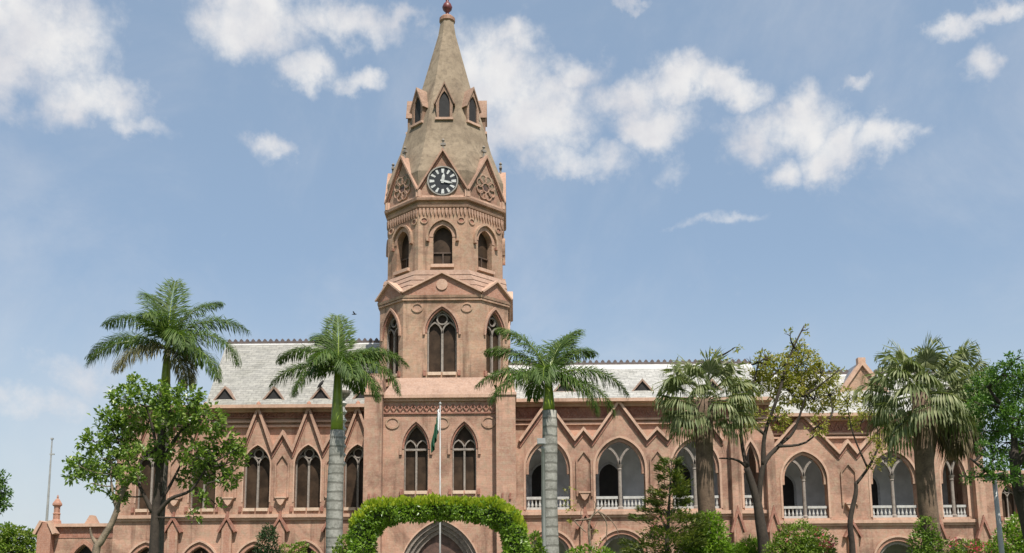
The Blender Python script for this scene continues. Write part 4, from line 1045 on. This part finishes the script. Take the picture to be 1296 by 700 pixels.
# ---- broad-leaved tree at left
Y = 40
cl = []
for (px, py, r, n) in [(160,505,26,1),(200,500,24,1),(235,505,26,1),(262,530,28,1),(140,530,22,1),(185,530,30,1),(225,540,30,1),(285,560,26,1),(120,560,24,1),(155,565,28,1),(250,575,28,1),(300,580,18,1),(105,590,22,1),(135,595,24,1),(95,600,16,.7),(270,600,24,1),(240,605,20,.9),(165,600,20,.8),(150,625,16,.7),(255,632,14,.6),(245,655,11,.6),(290,605,18,.8),(205,570,22,.8),(175,485,16,.8),(215,520,26,.9),(275,640,9,.4),(150,545,24,1),(305,565,12,.6)]:
    s_ = S(px, py, Y); cl.append((P(px, py, Y+random.Random(px).uniform(-1.3, 1.1)), r*s_*.78, int(n*400*(r/24)**2)))
leafy_tree('broadleaf_tree', 'broad-leaved tree with large glossy leaves in front of the left wing, hiding its end', 'tree', (at(195, 690, Y).x, Y, 0),
  [([P(196, 655, Y), P(215, 632, Y-.2), P(242, 620, Y-.3), P(262, 590, Y-.2)], .11), ([P(197, 640, Y), P(215, 615, Y+.2), P(235, 575, Y+.3)], .10), ([P(193, 648, Y), P(178, 618, Y), P(150, 560, Y)], .11), ([P(200, 600, Y), P(195, 550, Y+.2), P(185, 515, Y)], .10),
   ([P(203, 590, Y), P(225, 550, Y), P(250, 530, Y)], .09), ([P(240, 621, Y-.3), P(258, 625, Y-.3), P(262, 612, Y-.4)], .04)],
  cl, 'broad', .21, 'bark', [P(192, 800, Y)[:2]+(0,), P(194, 720, Y), P(197, 650, Y), P(203, 590, Y), P(207, 540, Y)], .20, 31, aspect=.55)
Y = 39
cl = [(P(px, py, Y+dy), r*S(px, py, Y), n) for (px, py, r, n, dy) in [(165, 600, 16, 160, 0), (140, 585, 20, 240, .3), (175, 575, 16, 170, -.3), (120, 612, 12, 100, 0), (150, 632, 8, 50, 0), (100, 590, 14, 130, .2)]]
leafy_tree('broadleaf_tree', 'crooked pale-barked tree leaning right in front of the low range at left', 'tree', (at(122, 700, Y).x, Y, 0),
  [([P(122, 688, Y), P(116, 678, Y), P(114, 668, Y)], .09), ([P(150, 648, Y), P(144, 632, Y), P(140, 600, Y)], .09)], cl, 'broad', .19, 'palebark',
  [P(122, 800, Y)[:2]+(0,), P(121, 705, Y), P(128, 685, Y), P(140, 665, Y), P(147, 648, Y), P(152, 630, Y), P(168, 600, Y)], .145, 33, aspect=.55)

# ---- sparse tree and slender tree on the right
Y = 40
rs_ = random.Random(5); cl = []
for (px, py, r, n) in [(985,470,26,.8),(1015,460,26,.8),(1040,475,22,.7),(960,485,22,.7),(1000,495,26,.8),(1030,505,24,.7),(940,500,18,.5),(970,455,16,.45),(1010,440,14,.4),(1050,500,16,.5),(950,460,11,.2),(1000,425,9,.12),(1020,418,6,.06),(930,440,7,.08),(905,450,6,.06),(985,530,20,.5),(950,530,18,.45),(1035,540,16,.4),(1060,470,10,.2),(925,480,12,.25),(1015,485,20,.5)]:
    cl.append((P(px, py, Y+rs_.uniform(-1, 1)), r*S(px, py, Y), int(n*950*(r/22)**2)))
leafy_tree('sparse_tree', 'thin-leaved yellowish tree with dark forked limbs before the narrow bay', 'tree', (at(968, 700, Y).x, Y, 0),
  [([P(955, 622, Y), P(947, 595, Y), P(932, 582, Y-.2), P(910, 580, Y-.4)], .10), ([P(960, 640, Y), P(966, 590, Y), P(985, 565, Y+.2), P(1005, 545, Y+.3), P(1020, 500, Y)], .13), ([P(945, 592, Y), P(938, 545, Y+.2), P(950, 500, Y)], .10),
   ([P(966, 590, Y), P(968, 550, Y), P(985, 500, Y-.3), P(1000, 450, Y), P(1018, 412, Y)], .10), ([P(938, 545, Y), P(925, 490, Y), P(905, 445, Y)], .06), ([P(985, 565, Y), P(1020, 560, Y), P(1050, 530, Y)], .07), ([P(968, 550, Y), P(945, 525, Y), P(955, 480, Y), P(965, 440, Y)], .07)],
  cl, 'thin', .15, 'bark', [P(972, 800, Y)[:2]+(0,), P(968, 705, Y), P(962, 660, Y), P(957, 630, Y), P(945, 592, Y)], .24, 41, aspect=.5, twigs=16)
Y = 42; cl = []
for (px, py, r, n) in [(1075,505,18,.6),(1100,515,16,.5),(1055,515,14,.4),(1090,535,16,.5),(1115,560,16,.5),(1120,580,12,.35),(1070,530,12,.35),(1105,585,12,.35),(1060,490,10,.2),(1125,540,12,.3)]:
    cl.append((P(px, py, Y+rs_.uniform(-.7, .7)), r*S(px, py, Y), int(n*420*(r/16)**2)))
leafy_tree('sparse_tree', 'slender crooked sapling with a thin bent stem between the two end arches', 'tree', (at(1078, 700, Y).x, Y, 0),
  [([P(1084, 612, Y), P(1100, 590, Y), P(1112, 560, Y), P(1105, 520, Y)], .075), ([P(1112, 560, Y), P(1118, 575, Y-.2), P(1120, 585, Y-.3)], .03), ([P(1098, 592, Y), P(1080, 550, Y), P(1072, 510, Y)], .05)],
  cl, 'thin', .15, 'bark', [P(1080, 800, Y)[:2]+(0,), P(1079, 700, Y), P(1076, 660, Y), P(1083, 625, Y), P(1083, 610, Y)], .13, 43)

# ---- dark tree at the right edge
Y = 30; cl = []
for (px, py, r, n) in [(1250,490,26,1),(1275,475,24,1),(1300,490,28,1),(1325,480,26,1),(1262,520,26,1),(1290,530,28,1),(1320,530,30,1),(1252,545,16,.8),(1275,560,26,.9),(1305,575,24,.9),(1258,582,15,.7),(1240,512,15,.6),(1270,600,18,.7),(1340,560,30,1),(1310,610,18,.6),(1246,568,12,.5),(1350,520,30,1),(1285,455,12,.4),(1222,604,9,.4),(1240,600,12,.4)]:
    cl.append((P(px, py, Y+rs_.uniform(-1.2, 1.2)), r*S(px, py, Y), int(n*1250*(r/24)**2)))
leafy_tree('shade_tree', 'dense dark green tree leaning in from the right edge of the lawn', 'tree', (at(1310, 700, Y).x, Y, 0),
  [([P(1290, 610, Y), P(1255, 600, Y-.3), P(1228, 580, Y-.5)], .10), ([P(1284, 585, Y), P(1282, 545, Y), P(1265, 510, Y)], .13), ([P(1286, 590, Y), P(1310, 550, Y+.4), P(1330, 500, Y)], .12), ([P(1265, 510, Y), P(1250, 490, Y)], .07)],
  cl, 'darkleaf', .115, 'bark', [P(1325, 900, Y)[:2]+(0,), P(1312, 720, Y), P(1300, 660, Y), P(1287, 610, Y), P(1283, 570, Y)], .24, 51, aspect=.5)

# ---- layered conifer
Y = 37; rs = np.random.RandomState(61); cx = at(842, 690, Y)
root = thing('layered_conifer', 'young conifer with flat layered branches in front of the arcade', 'tree', (cx.x, Y, 0))
ztop = Z(852, 582, Y); mb = MB(); mb.tube([(cx.x, Y, 0), (cx.x+.05, Y, ztop*.5), (at(850, 585, Y).x, Y, ztop)], [.11, .08, .015], 8); mb.build('trunk', 'bark', root, smooth=True)
lv = Leaves(); z = ztop-.1; i = 0
while z > .4:
    f = (ztop-z)/(ztop-.4); rad = .42+1.30*min(1, f*1.7)
    for q in range(6 if f > .1 else 4):
        a = q*6.2832/6+i*.7+rs.uniform(-.3, .3); L = rad*rs.uniform(.5, 1.2); xs = at(850, 585, Y).x+(cx.x-at(850, 585, Y).x)*f
        n = int((40+L*120)*(rs.rand() > .22)); s = np.sqrt(rs.rand(n)); sp_ = rs.normal(0, .20, n)*(1-s*.4)
        b = np.stack([xs+np.cos(a)*L*s-np.sin(a)*sp_*L*1.4, Y+np.sin(a)*L*s+np.cos(a)*sp_*L*1.4, z+.16*L*s**2+rs.normal(0, .07, n)], 1)
        d = np.stack([np.cos(a)+rs.normal(0, .5, n), np.sin(a)+rs.normal(0, .5, n), rs.uniform(.0, .8, n)], 1)
        lv.add(b, d, rs.normal(0, .3, (n, 3))+[0, 0, 1], rs.uniform(.14, .26, n), .055, .3)
    z -= .30+.05*rs.rand(); i += 1
lv.build('crown', 'araucaria', root)

# ---- shrubs
def shrub(name, label, Y, balls, mat, size, seed, cat='shrub', flowers=None, aspect=.5, per=900, core=True, group=None):
    rs = np.random.RandomState(seed); bx = at(balls[0][0], balls[0][1], Y)
    root = thing(name, label, cat, (bx.x, Y, 0), group)
    lv = Leaves()
    mb = MB()
    for (px, py, rx, ry) in balls:
        c = np.array(at(px, py, Y)); s_ = S(px, py, Y); n = int(per*rx*ry/400)
        u = unit(rs.normal(0, 1, (n, 3))); rad = np.array([rx*s_, min(rx, ry)*s_, ry*s_])
        lump = 1+.16*np.sin(u[:, :1]*7+px)*np.cos(u[:, 2:]*6+py)
        b = c+u*rad*lump*rs.uniform(.62, 1.04, (n, 1)); b[:, 2] = np.maximum(b[:, 2], .02)
        d = unit(u*.8+rs.normal(0, .6, (n, 3))+[0, 0, .35]); lv.add(b, d, rs.normal(0, .5, (n, 3))+[0, 0, 1]+u*.4, size*rs.uniform(.6, 1.3, n), size*aspect, .15, .1)
        mb.tube([(bx.x+rs.uniform(-.1, .1), Y, 0), tuple((c+np.array([bx.x, Y, 0]))/2+rs.normal(0, .08, 3)), tuple(c)], [.05, .035, .015], 6)
    mb.build('stem', 'bark', root, smooth=True)
    fo = lv.build('foliage', mat, root)
    if flowers:
        lv = Leaves()
        for (px, py, r, n) in flowers:
            c = np.array(at(px, py, Y)); s_ = S(px, py, Y)
            u = unit(rs.normal(0, 1, (n, 3))); u[:, 1] = -abs(u[:, 1])
            b = c+u*r*s_*rs.uniform(.3, 1.05, (n, 1)); b[:, 1] -= .35; lv.add(b, unit(u+rs.normal(0, .6, (n, 3))), rs.normal(0, .6, (n, 3))+[0, -.5, .6], .10, .085, .2)
        lv.build('flowers', 'pinkflower', root)['kind'] = 'stuff'
    return root
shrub('climber', 'bright green leafy shrub around the foot of the shorter fan palm', 37.4, [(898, 690, 26, 30), (900, 665, 16, 18), (885, 710, 28, 30), (912, 705, 20, 24), (900, 740, 36, 40)], 'hedge', .15, 71)
shrub('conifer_shrub', 'small dark conical conifer shrub before the left wing', 43, [(338, 690, 14, 20), (340, 674, 8, 10), (338, 715, 17, 24), (337, 745, 20, 30)], 'conifer', .16, 72, aspect=.28, per=1500)
shrub('flower_bed_shrub', 'lime green low shrub between the dark conifer shrub and the pale palm trunk', 43.5, [(362, 697, 9, 8), (379, 695, 9, 9), (370, 715, 18, 16), (392, 712, 14, 12), (370, 742, 24, 26)], 'lime', .15, 73)
shrub('bougainvillea', 'large yellow-green bougainvillea with a few pink bracts below the end block', 39, [(1012, 680, 30, 20), (1000, 692, 26, 22), (1035, 692, 22, 20), (1018, 722, 44, 34), (985, 712, 22, 26), (1048, 708, 12, 18)], 'lime', .13, 74, flowers=[(1042, 690, 9, 50), (1032, 676, 8, 14), (1000, 675, 14, 9)])
shrub('bougainvillea', 'bougainvillea with bright pink bracts near the end block', 39.5, [(1200, 696, 14, 12), (1225, 694, 14, 11), (1243, 700, 12, 14), (1215, 722, 34, 26), (1240, 735, 20, 26)], 'lime', .13, 75, flowers=[(1226, 697, 10, 60), (1244, 694, 9, 60), (1200, 688, 8, 16)])
shrub('rounded_shrub', 'green shrub beside the leaning pole at the right edge', 35, [(1278, 688, 20, 26), (1290, 672, 16, 20), (1262, 700, 14, 16), (1280, 725, 34, 34), (1305, 690, 16, 26)], 'hedge', .13, 76)
shrub('climber', 'dark vine wrapped about the trunk of the taller fan palm', 35.7, [(1172, 668, 13, 14), (1166, 686, 15, 16), (1184, 690, 9, 16), (1170, 712, 20, 24), (1172, 742, 22, 28)], 'broad', .13, 77, cat='vine')
shrub('feathery_shrub', 'pale green feathery shrub beside the bougainvillea at the forked tree', 41, [(952, 697, 16, 14), (938, 704, 18, 12), (950, 722, 30, 24)], 'hedge', .30, 78, aspect=.10, per=2200)
shrub('rounded_shrub', 'yellow-leaved shrub just right of the clipped hedge arch', 31, [(676, 688, 8, 14), (682, 702, 10, 12), (672, 715, 14, 20), (685, 735, 14, 24)], 'lime', .13, 79)
shrub('rounded_shrub', 'small yellow-green bush touching the left foot of the hedge arch', 31, [(434, 690, 7, 12), (428, 705, 9, 12), (434, 725, 12, 20)], 'lime', .13, 80)
shrub('rounded_shrub', 'low green shrub beneath the bare twiggy sapling', 43, [(742, 700, 14, 10), (765, 702, 12, 9), (728, 704, 12, 10), (750, 725, 34, 24)], 'hedge', .15, 81)
shrub('rounded_shrub', 'low bright bush under the layered conifer, at its left', 38, [(800, 708, 18, 12), (815, 716, 16, 14), (800, 735, 30, 24)], 'broad', .15, 84)
# bushy tree and a taller dark tree at the far left
Y = 60; cl = [(P(px, py, Y), r*S(px, py, Y), n) for (px, py, r, n) in [(8, 676, 14, 440), (25, 682, 18, 700), (-8, 685, 20, 600), (38, 692, 12, 320), (15, 700, 20, 600), (0, 712, 26, 500), (36, 710, 16, 400)]]
leafy_tree('bushy_tree', 'bright yellow-green bushy tree at the lower left corner beside the low range', 'tree', (at(15, 720, Y).x, Y, 0), [], cl, 'lime', .26, 'bark', [(at(15, 720, Y).x, Y, 0), (at(15, 720, Y).x+.1, Y, 1.5), P(15, 695, Y)], .2, 91)
Y = 70; cl = [(P(px, py, Y), r*S(px, py, Y), n) for (px, py, r, n) in [(-2, 605, 10, 240), (2, 622, 11, 300), (-6, 640, 13, 300), (6, 636, 6, 90), (-18, 615, 18, 400), (-20, 640, 18, 400), (-30, 620, 20, 400)]]
leafy_tree('shade_tree', 'dark tree just entering the picture at the left edge', 'tree', (at(-22, 700, Y).x, Y, 0), [], cl, 'darkleaf', .26, 'bark', [(at(-22, 700, Y).x, Y, 0), P(-22, 690, Y), P(-18, 640, Y)], .28, 92)

# ---- bare twiggy sapling right of the palm
Y = 43
root = thing('bare_sapling', 'bare pale sapling with drooping twigs in front of the right wing', 'tree', (at(746, 700, Y).x, Y, 0))
mb = MB(); b0 = P(747, 800, Y)[:2]+(0,)
mb.tube(curve([b0, P(747, 700, Y), P(745, 672, Y), P(748, 655, Y), P(757, 647, Y)], 4), [.07-.0025*i for i in range(17)], 6)
for pts, r in (([P(748, 656, Y), P(738, 658, Y-.1), P(727, 659, Y-.2), P(742, 674, Y-.3)], .055), ([P(757, 647, Y), P(764, 655, Y), P(768, 665, Y), P(767, 685, Y)], .045), ([P(752, 650, Y), P(754, 640, Y), P(752, 634, Y)], .035),
               ([P(757, 647, Y), P(770, 655, Y), P(780, 668, Y), P(783, 680, Y)], .03), ([P(738, 658, Y), P(735, 650, Y), P(737, 640, Y)], .025), ([P(757, 647, Y), P(763, 641, Y), P(768, 636, Y)], .025), ([P(745, 672, Y), P(752, 668, Y), P(756, 660, Y)], .02)):
    c_ = curve(pts, 4); mb.tube(c_, [max(.012, r*(1-.6*i/(len(c_)-1))) for i in range(len(c_))], 5)
mb.build('trunk', 'palebark', root, smooth=True)
lv = Leaves(); rs = np.random.RandomState(3)
for (px, py, r, n) in [(722, 620, 7, 26), (721, 645, 7, 34), (724, 658, 6, 24), (718, 635, 6, 18), (752, 672, 6, 24), (760, 690, 8, 30)]: clump(lv, P(px, py, Y), r*S(px, py, Y), n, .13, rs)
lv.build('crown', 'thin', root)

# ---- clipped hedge arch
Y = 25.0
root = thing('hedge_arch', 'clipped bright green hedge arch standing over the path before the clock tower', 'hedge', (at(555, 700, Y).x, Y, 0))
path = [(457, 900), (457, 790), (457.5, 720), (458, 692), (461, 672), (470, 658), (487, 650), (515, 646.5), (557, 645), (600, 646.5), (626, 650.5), (641, 659), (650, 674), (653, 695), (653.5, 720), (653, 790), (653, 900)]
half = [16.5, 16.5, 16.5, 16.5, 16.5, 16, 14.5, 12.5, 11.5, 12.5, 14.5, 15.5, 15, 14, 13.5, 13.5, 13.5]
pts = [Vector(P(px, py, Y)) for px, py in path]
for p in pts: p.z = max(p.z, 0)
pts = [p for i, p in enumerate(pts)]; hw = [h*S(557, 660, Y) for h in half]
dense = curve(pts, 12); hd = np.interp(np.linspace(0, len(hw)-1, len(dense)), range(len(hw)), hw)
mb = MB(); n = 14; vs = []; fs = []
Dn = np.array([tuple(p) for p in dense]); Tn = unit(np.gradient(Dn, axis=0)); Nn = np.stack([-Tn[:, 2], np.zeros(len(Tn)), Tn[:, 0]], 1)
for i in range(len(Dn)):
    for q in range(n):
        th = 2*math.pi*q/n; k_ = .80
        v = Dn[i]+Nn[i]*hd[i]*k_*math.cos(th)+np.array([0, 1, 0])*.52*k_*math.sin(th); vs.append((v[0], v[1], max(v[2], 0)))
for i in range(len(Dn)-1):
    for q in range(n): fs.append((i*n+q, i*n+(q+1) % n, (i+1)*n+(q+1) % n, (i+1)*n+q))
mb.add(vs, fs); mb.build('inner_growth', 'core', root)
rs = np.random.RandomState(17)
segl = np.linalg.norm(np.diff(Dn, axis=0), axis=1); cum = np.concatenate([[0], np.cumsum(segl)])
def hedge_leaves(n, sel, size, lift, mat, name, spread):
    s = rs.uniform(0, cum[-1], n); ii = np.clip(np.searchsorted(cum, s)-1, 0, len(Dn)-2); f = ((s-cum[ii])/np.maximum(segl[ii], 1e-6))[:, None]
    c = Dn[ii]*(1-f)+Dn[ii+1]*f; N_ = Nn[ii]; h = hd[ii][:, None]
    th = rs.uniform(0, 2*math.pi, n); 
    # squarish section
    cs, sn = np.cos(th), np.sin(th); m = (np.abs(cs)**3.2+np.abs(sn)**3.2)**(-1/3.2); cs, sn = cs*m, sn*m
    lump = (1+.10*np.sin(s*4.1+th*2)+.09*np.sin(s*9+th*3)+.06*np.sin(s*17-th*2))*rs.uniform(.74, 1.04, n)
    nrm = unit(N_*cs[:, None]+np.array([0, 1, 0])*sn[:, None])
    b = c+N_*h*(cs*lump)[:, None]+np.array([0, 1., 0])*(.52*sn*lump)[:, None]
    keep = (b[:, 2] > 0)&sel(nrm, b, rs.rand(n)); b = b[keep]; nrm = nrm[keep]; k_ = len(b)
    d = unit(nrm*.55+rs.normal(0, spread, (k_, 3))+np.array([0, 0, lift])); up_ = unit(nrm*.7+rs.normal(0, .5, (k_, 3))+[0, 0, .5])
    lv = Leaves(); sz = size*rs.uniform(.6, 1.3, k_); lv.add(b, d, up_, sz, sz*.52, .12, .05); return lv.build(name, mat, root)
hedge_leaves(26000, lambda nr, b, r: r < 1, .088, .25, 'hedge', 'foliage', .55)
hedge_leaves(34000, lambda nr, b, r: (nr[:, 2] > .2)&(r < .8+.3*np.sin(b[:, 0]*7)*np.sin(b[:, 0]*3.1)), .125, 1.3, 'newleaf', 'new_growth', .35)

# ------------------------------------------------------------------ flagpole, lamp posts, mast, birds
Y = 44.5
fp = thing('flagpole', 'slim white flagpole before the clock tower doorway', 'flagpole', (at(557, 690, Y).x, Y, 0))
x = at(557, 690, Y).x; zt = Z(556, 513, Y)
mb = MB(); mb.tube([(x, Y, 0), (x, Y, 3), (x-.02, Y, zt)], [.05, .042, .03], 10); mb.build('pole', 'metal', fp, smooth=True)
mb = MB(lambda u, v, w: (u, Y+w, v)); mb.lathe([(.02, zt), (.06, zt+.05), (.06, zt+.1), (.01, zt+.16)], (x-.02, 0, 0), 8); mb.build('truck', 'metal', fp)
mb = MB(lambda u, v, w: (u, Y+w, v)); mb.lathe([(.5, 0), (.5, .3), (.32, .3), (.32, .6)], (x, 0, 0), 8); mb.build('plinth', 'white', fp)
def flagmat():
    m, t, b, o = new_mat('green_and_white_cloth')
    uv = t.n('ShaderNodeAttribute'); uv.attribute_name = 'cloth_u'
    t.put(b.inputs['Base Color'], t.mix(t.smooth(uv.outputs['Fac'], .24, .26), (.72, .73, .72, 1), (.012, .075, .035, 1))); b.inputs['Roughness'].default_value = .85
    return m
M['flagcloth'] = flagmat()
fl = thing('flag', 'limp green and white flag hanging from the flagpole', 'flag', (x, Y, 0))
nu, nv = 26, 16; vs = []; us = []
fz = Z(552, 517, Y); fzb = Z(549, 576, Y)
for j in range(nv+1):
    g = j/nv
    for i in range(nu+1):
        u = i/nu
        # gathered folds falling from the top corner: the fly end hangs lowest
        top = fz-u*1.05; bot = fz-.95-u*1.15
        z = top+(bot-top)*g
        spread = .05+.26*min(1, (fz-z)/1.6)
        xx = x-.05-spread*(.25+.75*u)-.05*math.sin(u*19+g*2); yy = Y-.05+.085*math.sin(u*21+1+g*1.6)
        vs.append((xx, yy, z)); us.append(u)
fs = [(j*(nu+1)+i, j*(nu+1)+i+1, (j+1)*(nu+1)+i+1, (j+1)*(nu+1)+i) for j in range(nv) for i in range(nu)]
mb = MB(); mb.add(vs, fs); cl_ = mb.build('cloth', 'flagcloth', fl, smooth=True)
at_ = cl_.data.attributes.new('cloth_u', 'FLOAT', 'POINT'); at_.data.foreach_set('value', us)
mm = cl_.modifiers.new('thickness', 'SOLIDIFY'); mm.thickness = .012

def lamp_post(label, px, py_top, Y, kind):
    c = at(px, py_top, Y)
    r = thing('lamp_post', label, 'lamp post', (c.x, Y, 0), 'lamp posts on the lawn')
    mb = MB(lambda u, v, w: (c.x+u, Y+w, v)); h = c.z
    mb.lathe([(.16, 0), (.16, .35), (.10, .45), (.075, 1.2), (.06, h-.35), (.085, h-.33), (.06, h-.28)], (0, 0, 0), 12); mb.build('pole', 'metal', r, smooth=True)
    if kind == 'globe':
        mb = MB(lambda u, v, w: (c.x+u, Y+w, v)); mb.lathe([(.05, h-.34), (.24, h-.16), (.30, h-.02), (.29, h)], (0, 0, 0), 14); mb.build('lamp_bowl', 'lead', r, smooth=True)
        mb = MB(lambda u, v, w: (c.x+u, Y+w, v)); mb.lathe([(.285, h), (.28, h+.10), (.20, h+.24), (.08, h+.31), (.01, h+.32)], (0, 0, 0), 14); mb.build('lamp_globe', 'white', r, smooth=True)
        mb = MB(lambda u, v, w: (c.x+u, Y+w, v))
        pr = []; z = h-3.0
        while z < h-.5: pr += [(.065, z), (.15, z+.12), (.065, z+.24)]; z += .34
        mb.lathe(pr, (0, 0, 0), 10)
        mb.build('pole_sleeve', 'white', r)
    else:
        mb = MB(); mb.box(c.x-.22, c.x+.16, h-.30, h-.05, Y-.02, Y+.0) if False else None
        mb = MB(flat(Y)); mb.box(c.x-.20, c.x+.08, h-.20, h-.0, -.26, -.08); hd_ = mb.build('lamp_head', 'metal', r)
        mb = MB(flat(Y)); mb.box(c.x-.18, c.x+.06, h-.18, h-.02, -.272, -.255); mb.build('lamp_glass', 'metal', hd_)
    return r
lamp_post('ornate white lamp post with a globe half hidden behind the pale palm trunk', 435, 495, 38.5, 'globe')
lamp_post('white post with a boxed floodlight against the grey palm trunk', 687, 556, 34.0, 'box')
c = at(1258, 604, 33); b_ = at(1276, 780, 33)
r = thing('lamp_post', 'plain grey leaning pole in front of the right-hand end of the building', 'lamp post', (b_.x, 33, 0), 'lamp posts on the lawn')
bx_ = c.x+(b_.x-c.x)*1.25
mb = MB(); mb.tube([(bx_, 33, 0), ((bx_+c.x)/2, 33, c.z/2), (c.x, 33, c.z)], [.095, .085, .07], 10); mb.build('pole', 'metal', r, smooth=True)
mb = MB(flat(33)); mb.box(c.x-.30, c.x-.04, c.z-.12, c.z+.06, -.25, .02); mb.build('lamp_head', 'metal', r)
mb = MB(); mb.tube([(c.x, 33, c.z-.04), (c.x+.12, 33, c.z+.12), (c.x+.30, 32.95, c.z+.14)], [.04, .035, .03], 6); mb.build('lamp_arm', 'metal', r)
Y = 75
c = at(66, 556, Y); r = thing('antenna_mast', 'thin grey antenna mast standing behind the pinnacle of the low range', 'mast', (c.x, Y, 0))
mb = MB(); mb.tube([(c.x, Y, 0), (c.x, Y, c.z*.6), (c.x, Y, c.z)], [.12, .09, .045], 8); mb.build('pole', 'metal', r)
mb = MB(flat(Y)); mb.box(c.x-.1, c.x+.25, c.z-1.2, c.z-1.1, -.05, .05); mb.box(c.x-.09, c.x+.09, c.z-.02, c.z+.1, -.09, .09); mb.build('aerial', 'metal', r)
def bird(label, p, s, flying, cat='bird'):
    r = thing('bird', label, cat, p); M.setdefault('feather', plain('dark_feather', (.03, .028, .026), .8))
    mb = MB(lambda u, v, w: (p[0]+u, p[1]+w, p[2]+v))
    if flying:
        mb.tube([(-.22*s, 0, 0), (-.1*s, .02*s, 0), (.08*s, .03*s, 0), (.2*s, .03*s, 0), (.27*s, .02*s, 0)], [.01*s, .05*s, .07*s, .045*s, .008*s], 8)
        mb.add([(0, .03*s, 0), (.14*s, .03*s, 0), (.03*s, .20*s, -.45*s), (-.07*s, .16*s, -.4*s)], [(0, 1, 2, 3)]); mb.add([(0, .03*s, 0), (.14*s, .03*s, 0), (.05*s, .16*s, .45*s), (-.06*s, .12*s, .4*s)], [(0, 1, 2, 3)])
    else:
        mb.tube([(-.16*s, -.12*s, 0), (-.06*s, .0, 0), (.03*s, .10*s, 0), (.08*s, .18*s, 0), (.15*s, .18*s, 0)], [.012*s, .06*s, .07*s, .045*s, .006*s], 8)
        mb.tube([(.0, 0.03*s, .02*s), (.0, -.12*s, .02*s)], .008*s, 4); mb.tube([(.0, 0.03*s, -.02*s), (.0, -.12*s, -.02*s)], .008*s, 4)
    mb.build('body', 'feather', r)
bird('small dark bird flying left of the clock tower', P(448, 398, 46), .5, True)
vx = X(405.5, 513, YL+.25); vz = Z(405.5, 511.5, YL+.25)+20*S(325, 600, YL)+.15
bird('dark bird perched on a roof vent of the left wing', (vx, YL+.3, vz+.06), 1.3, False)
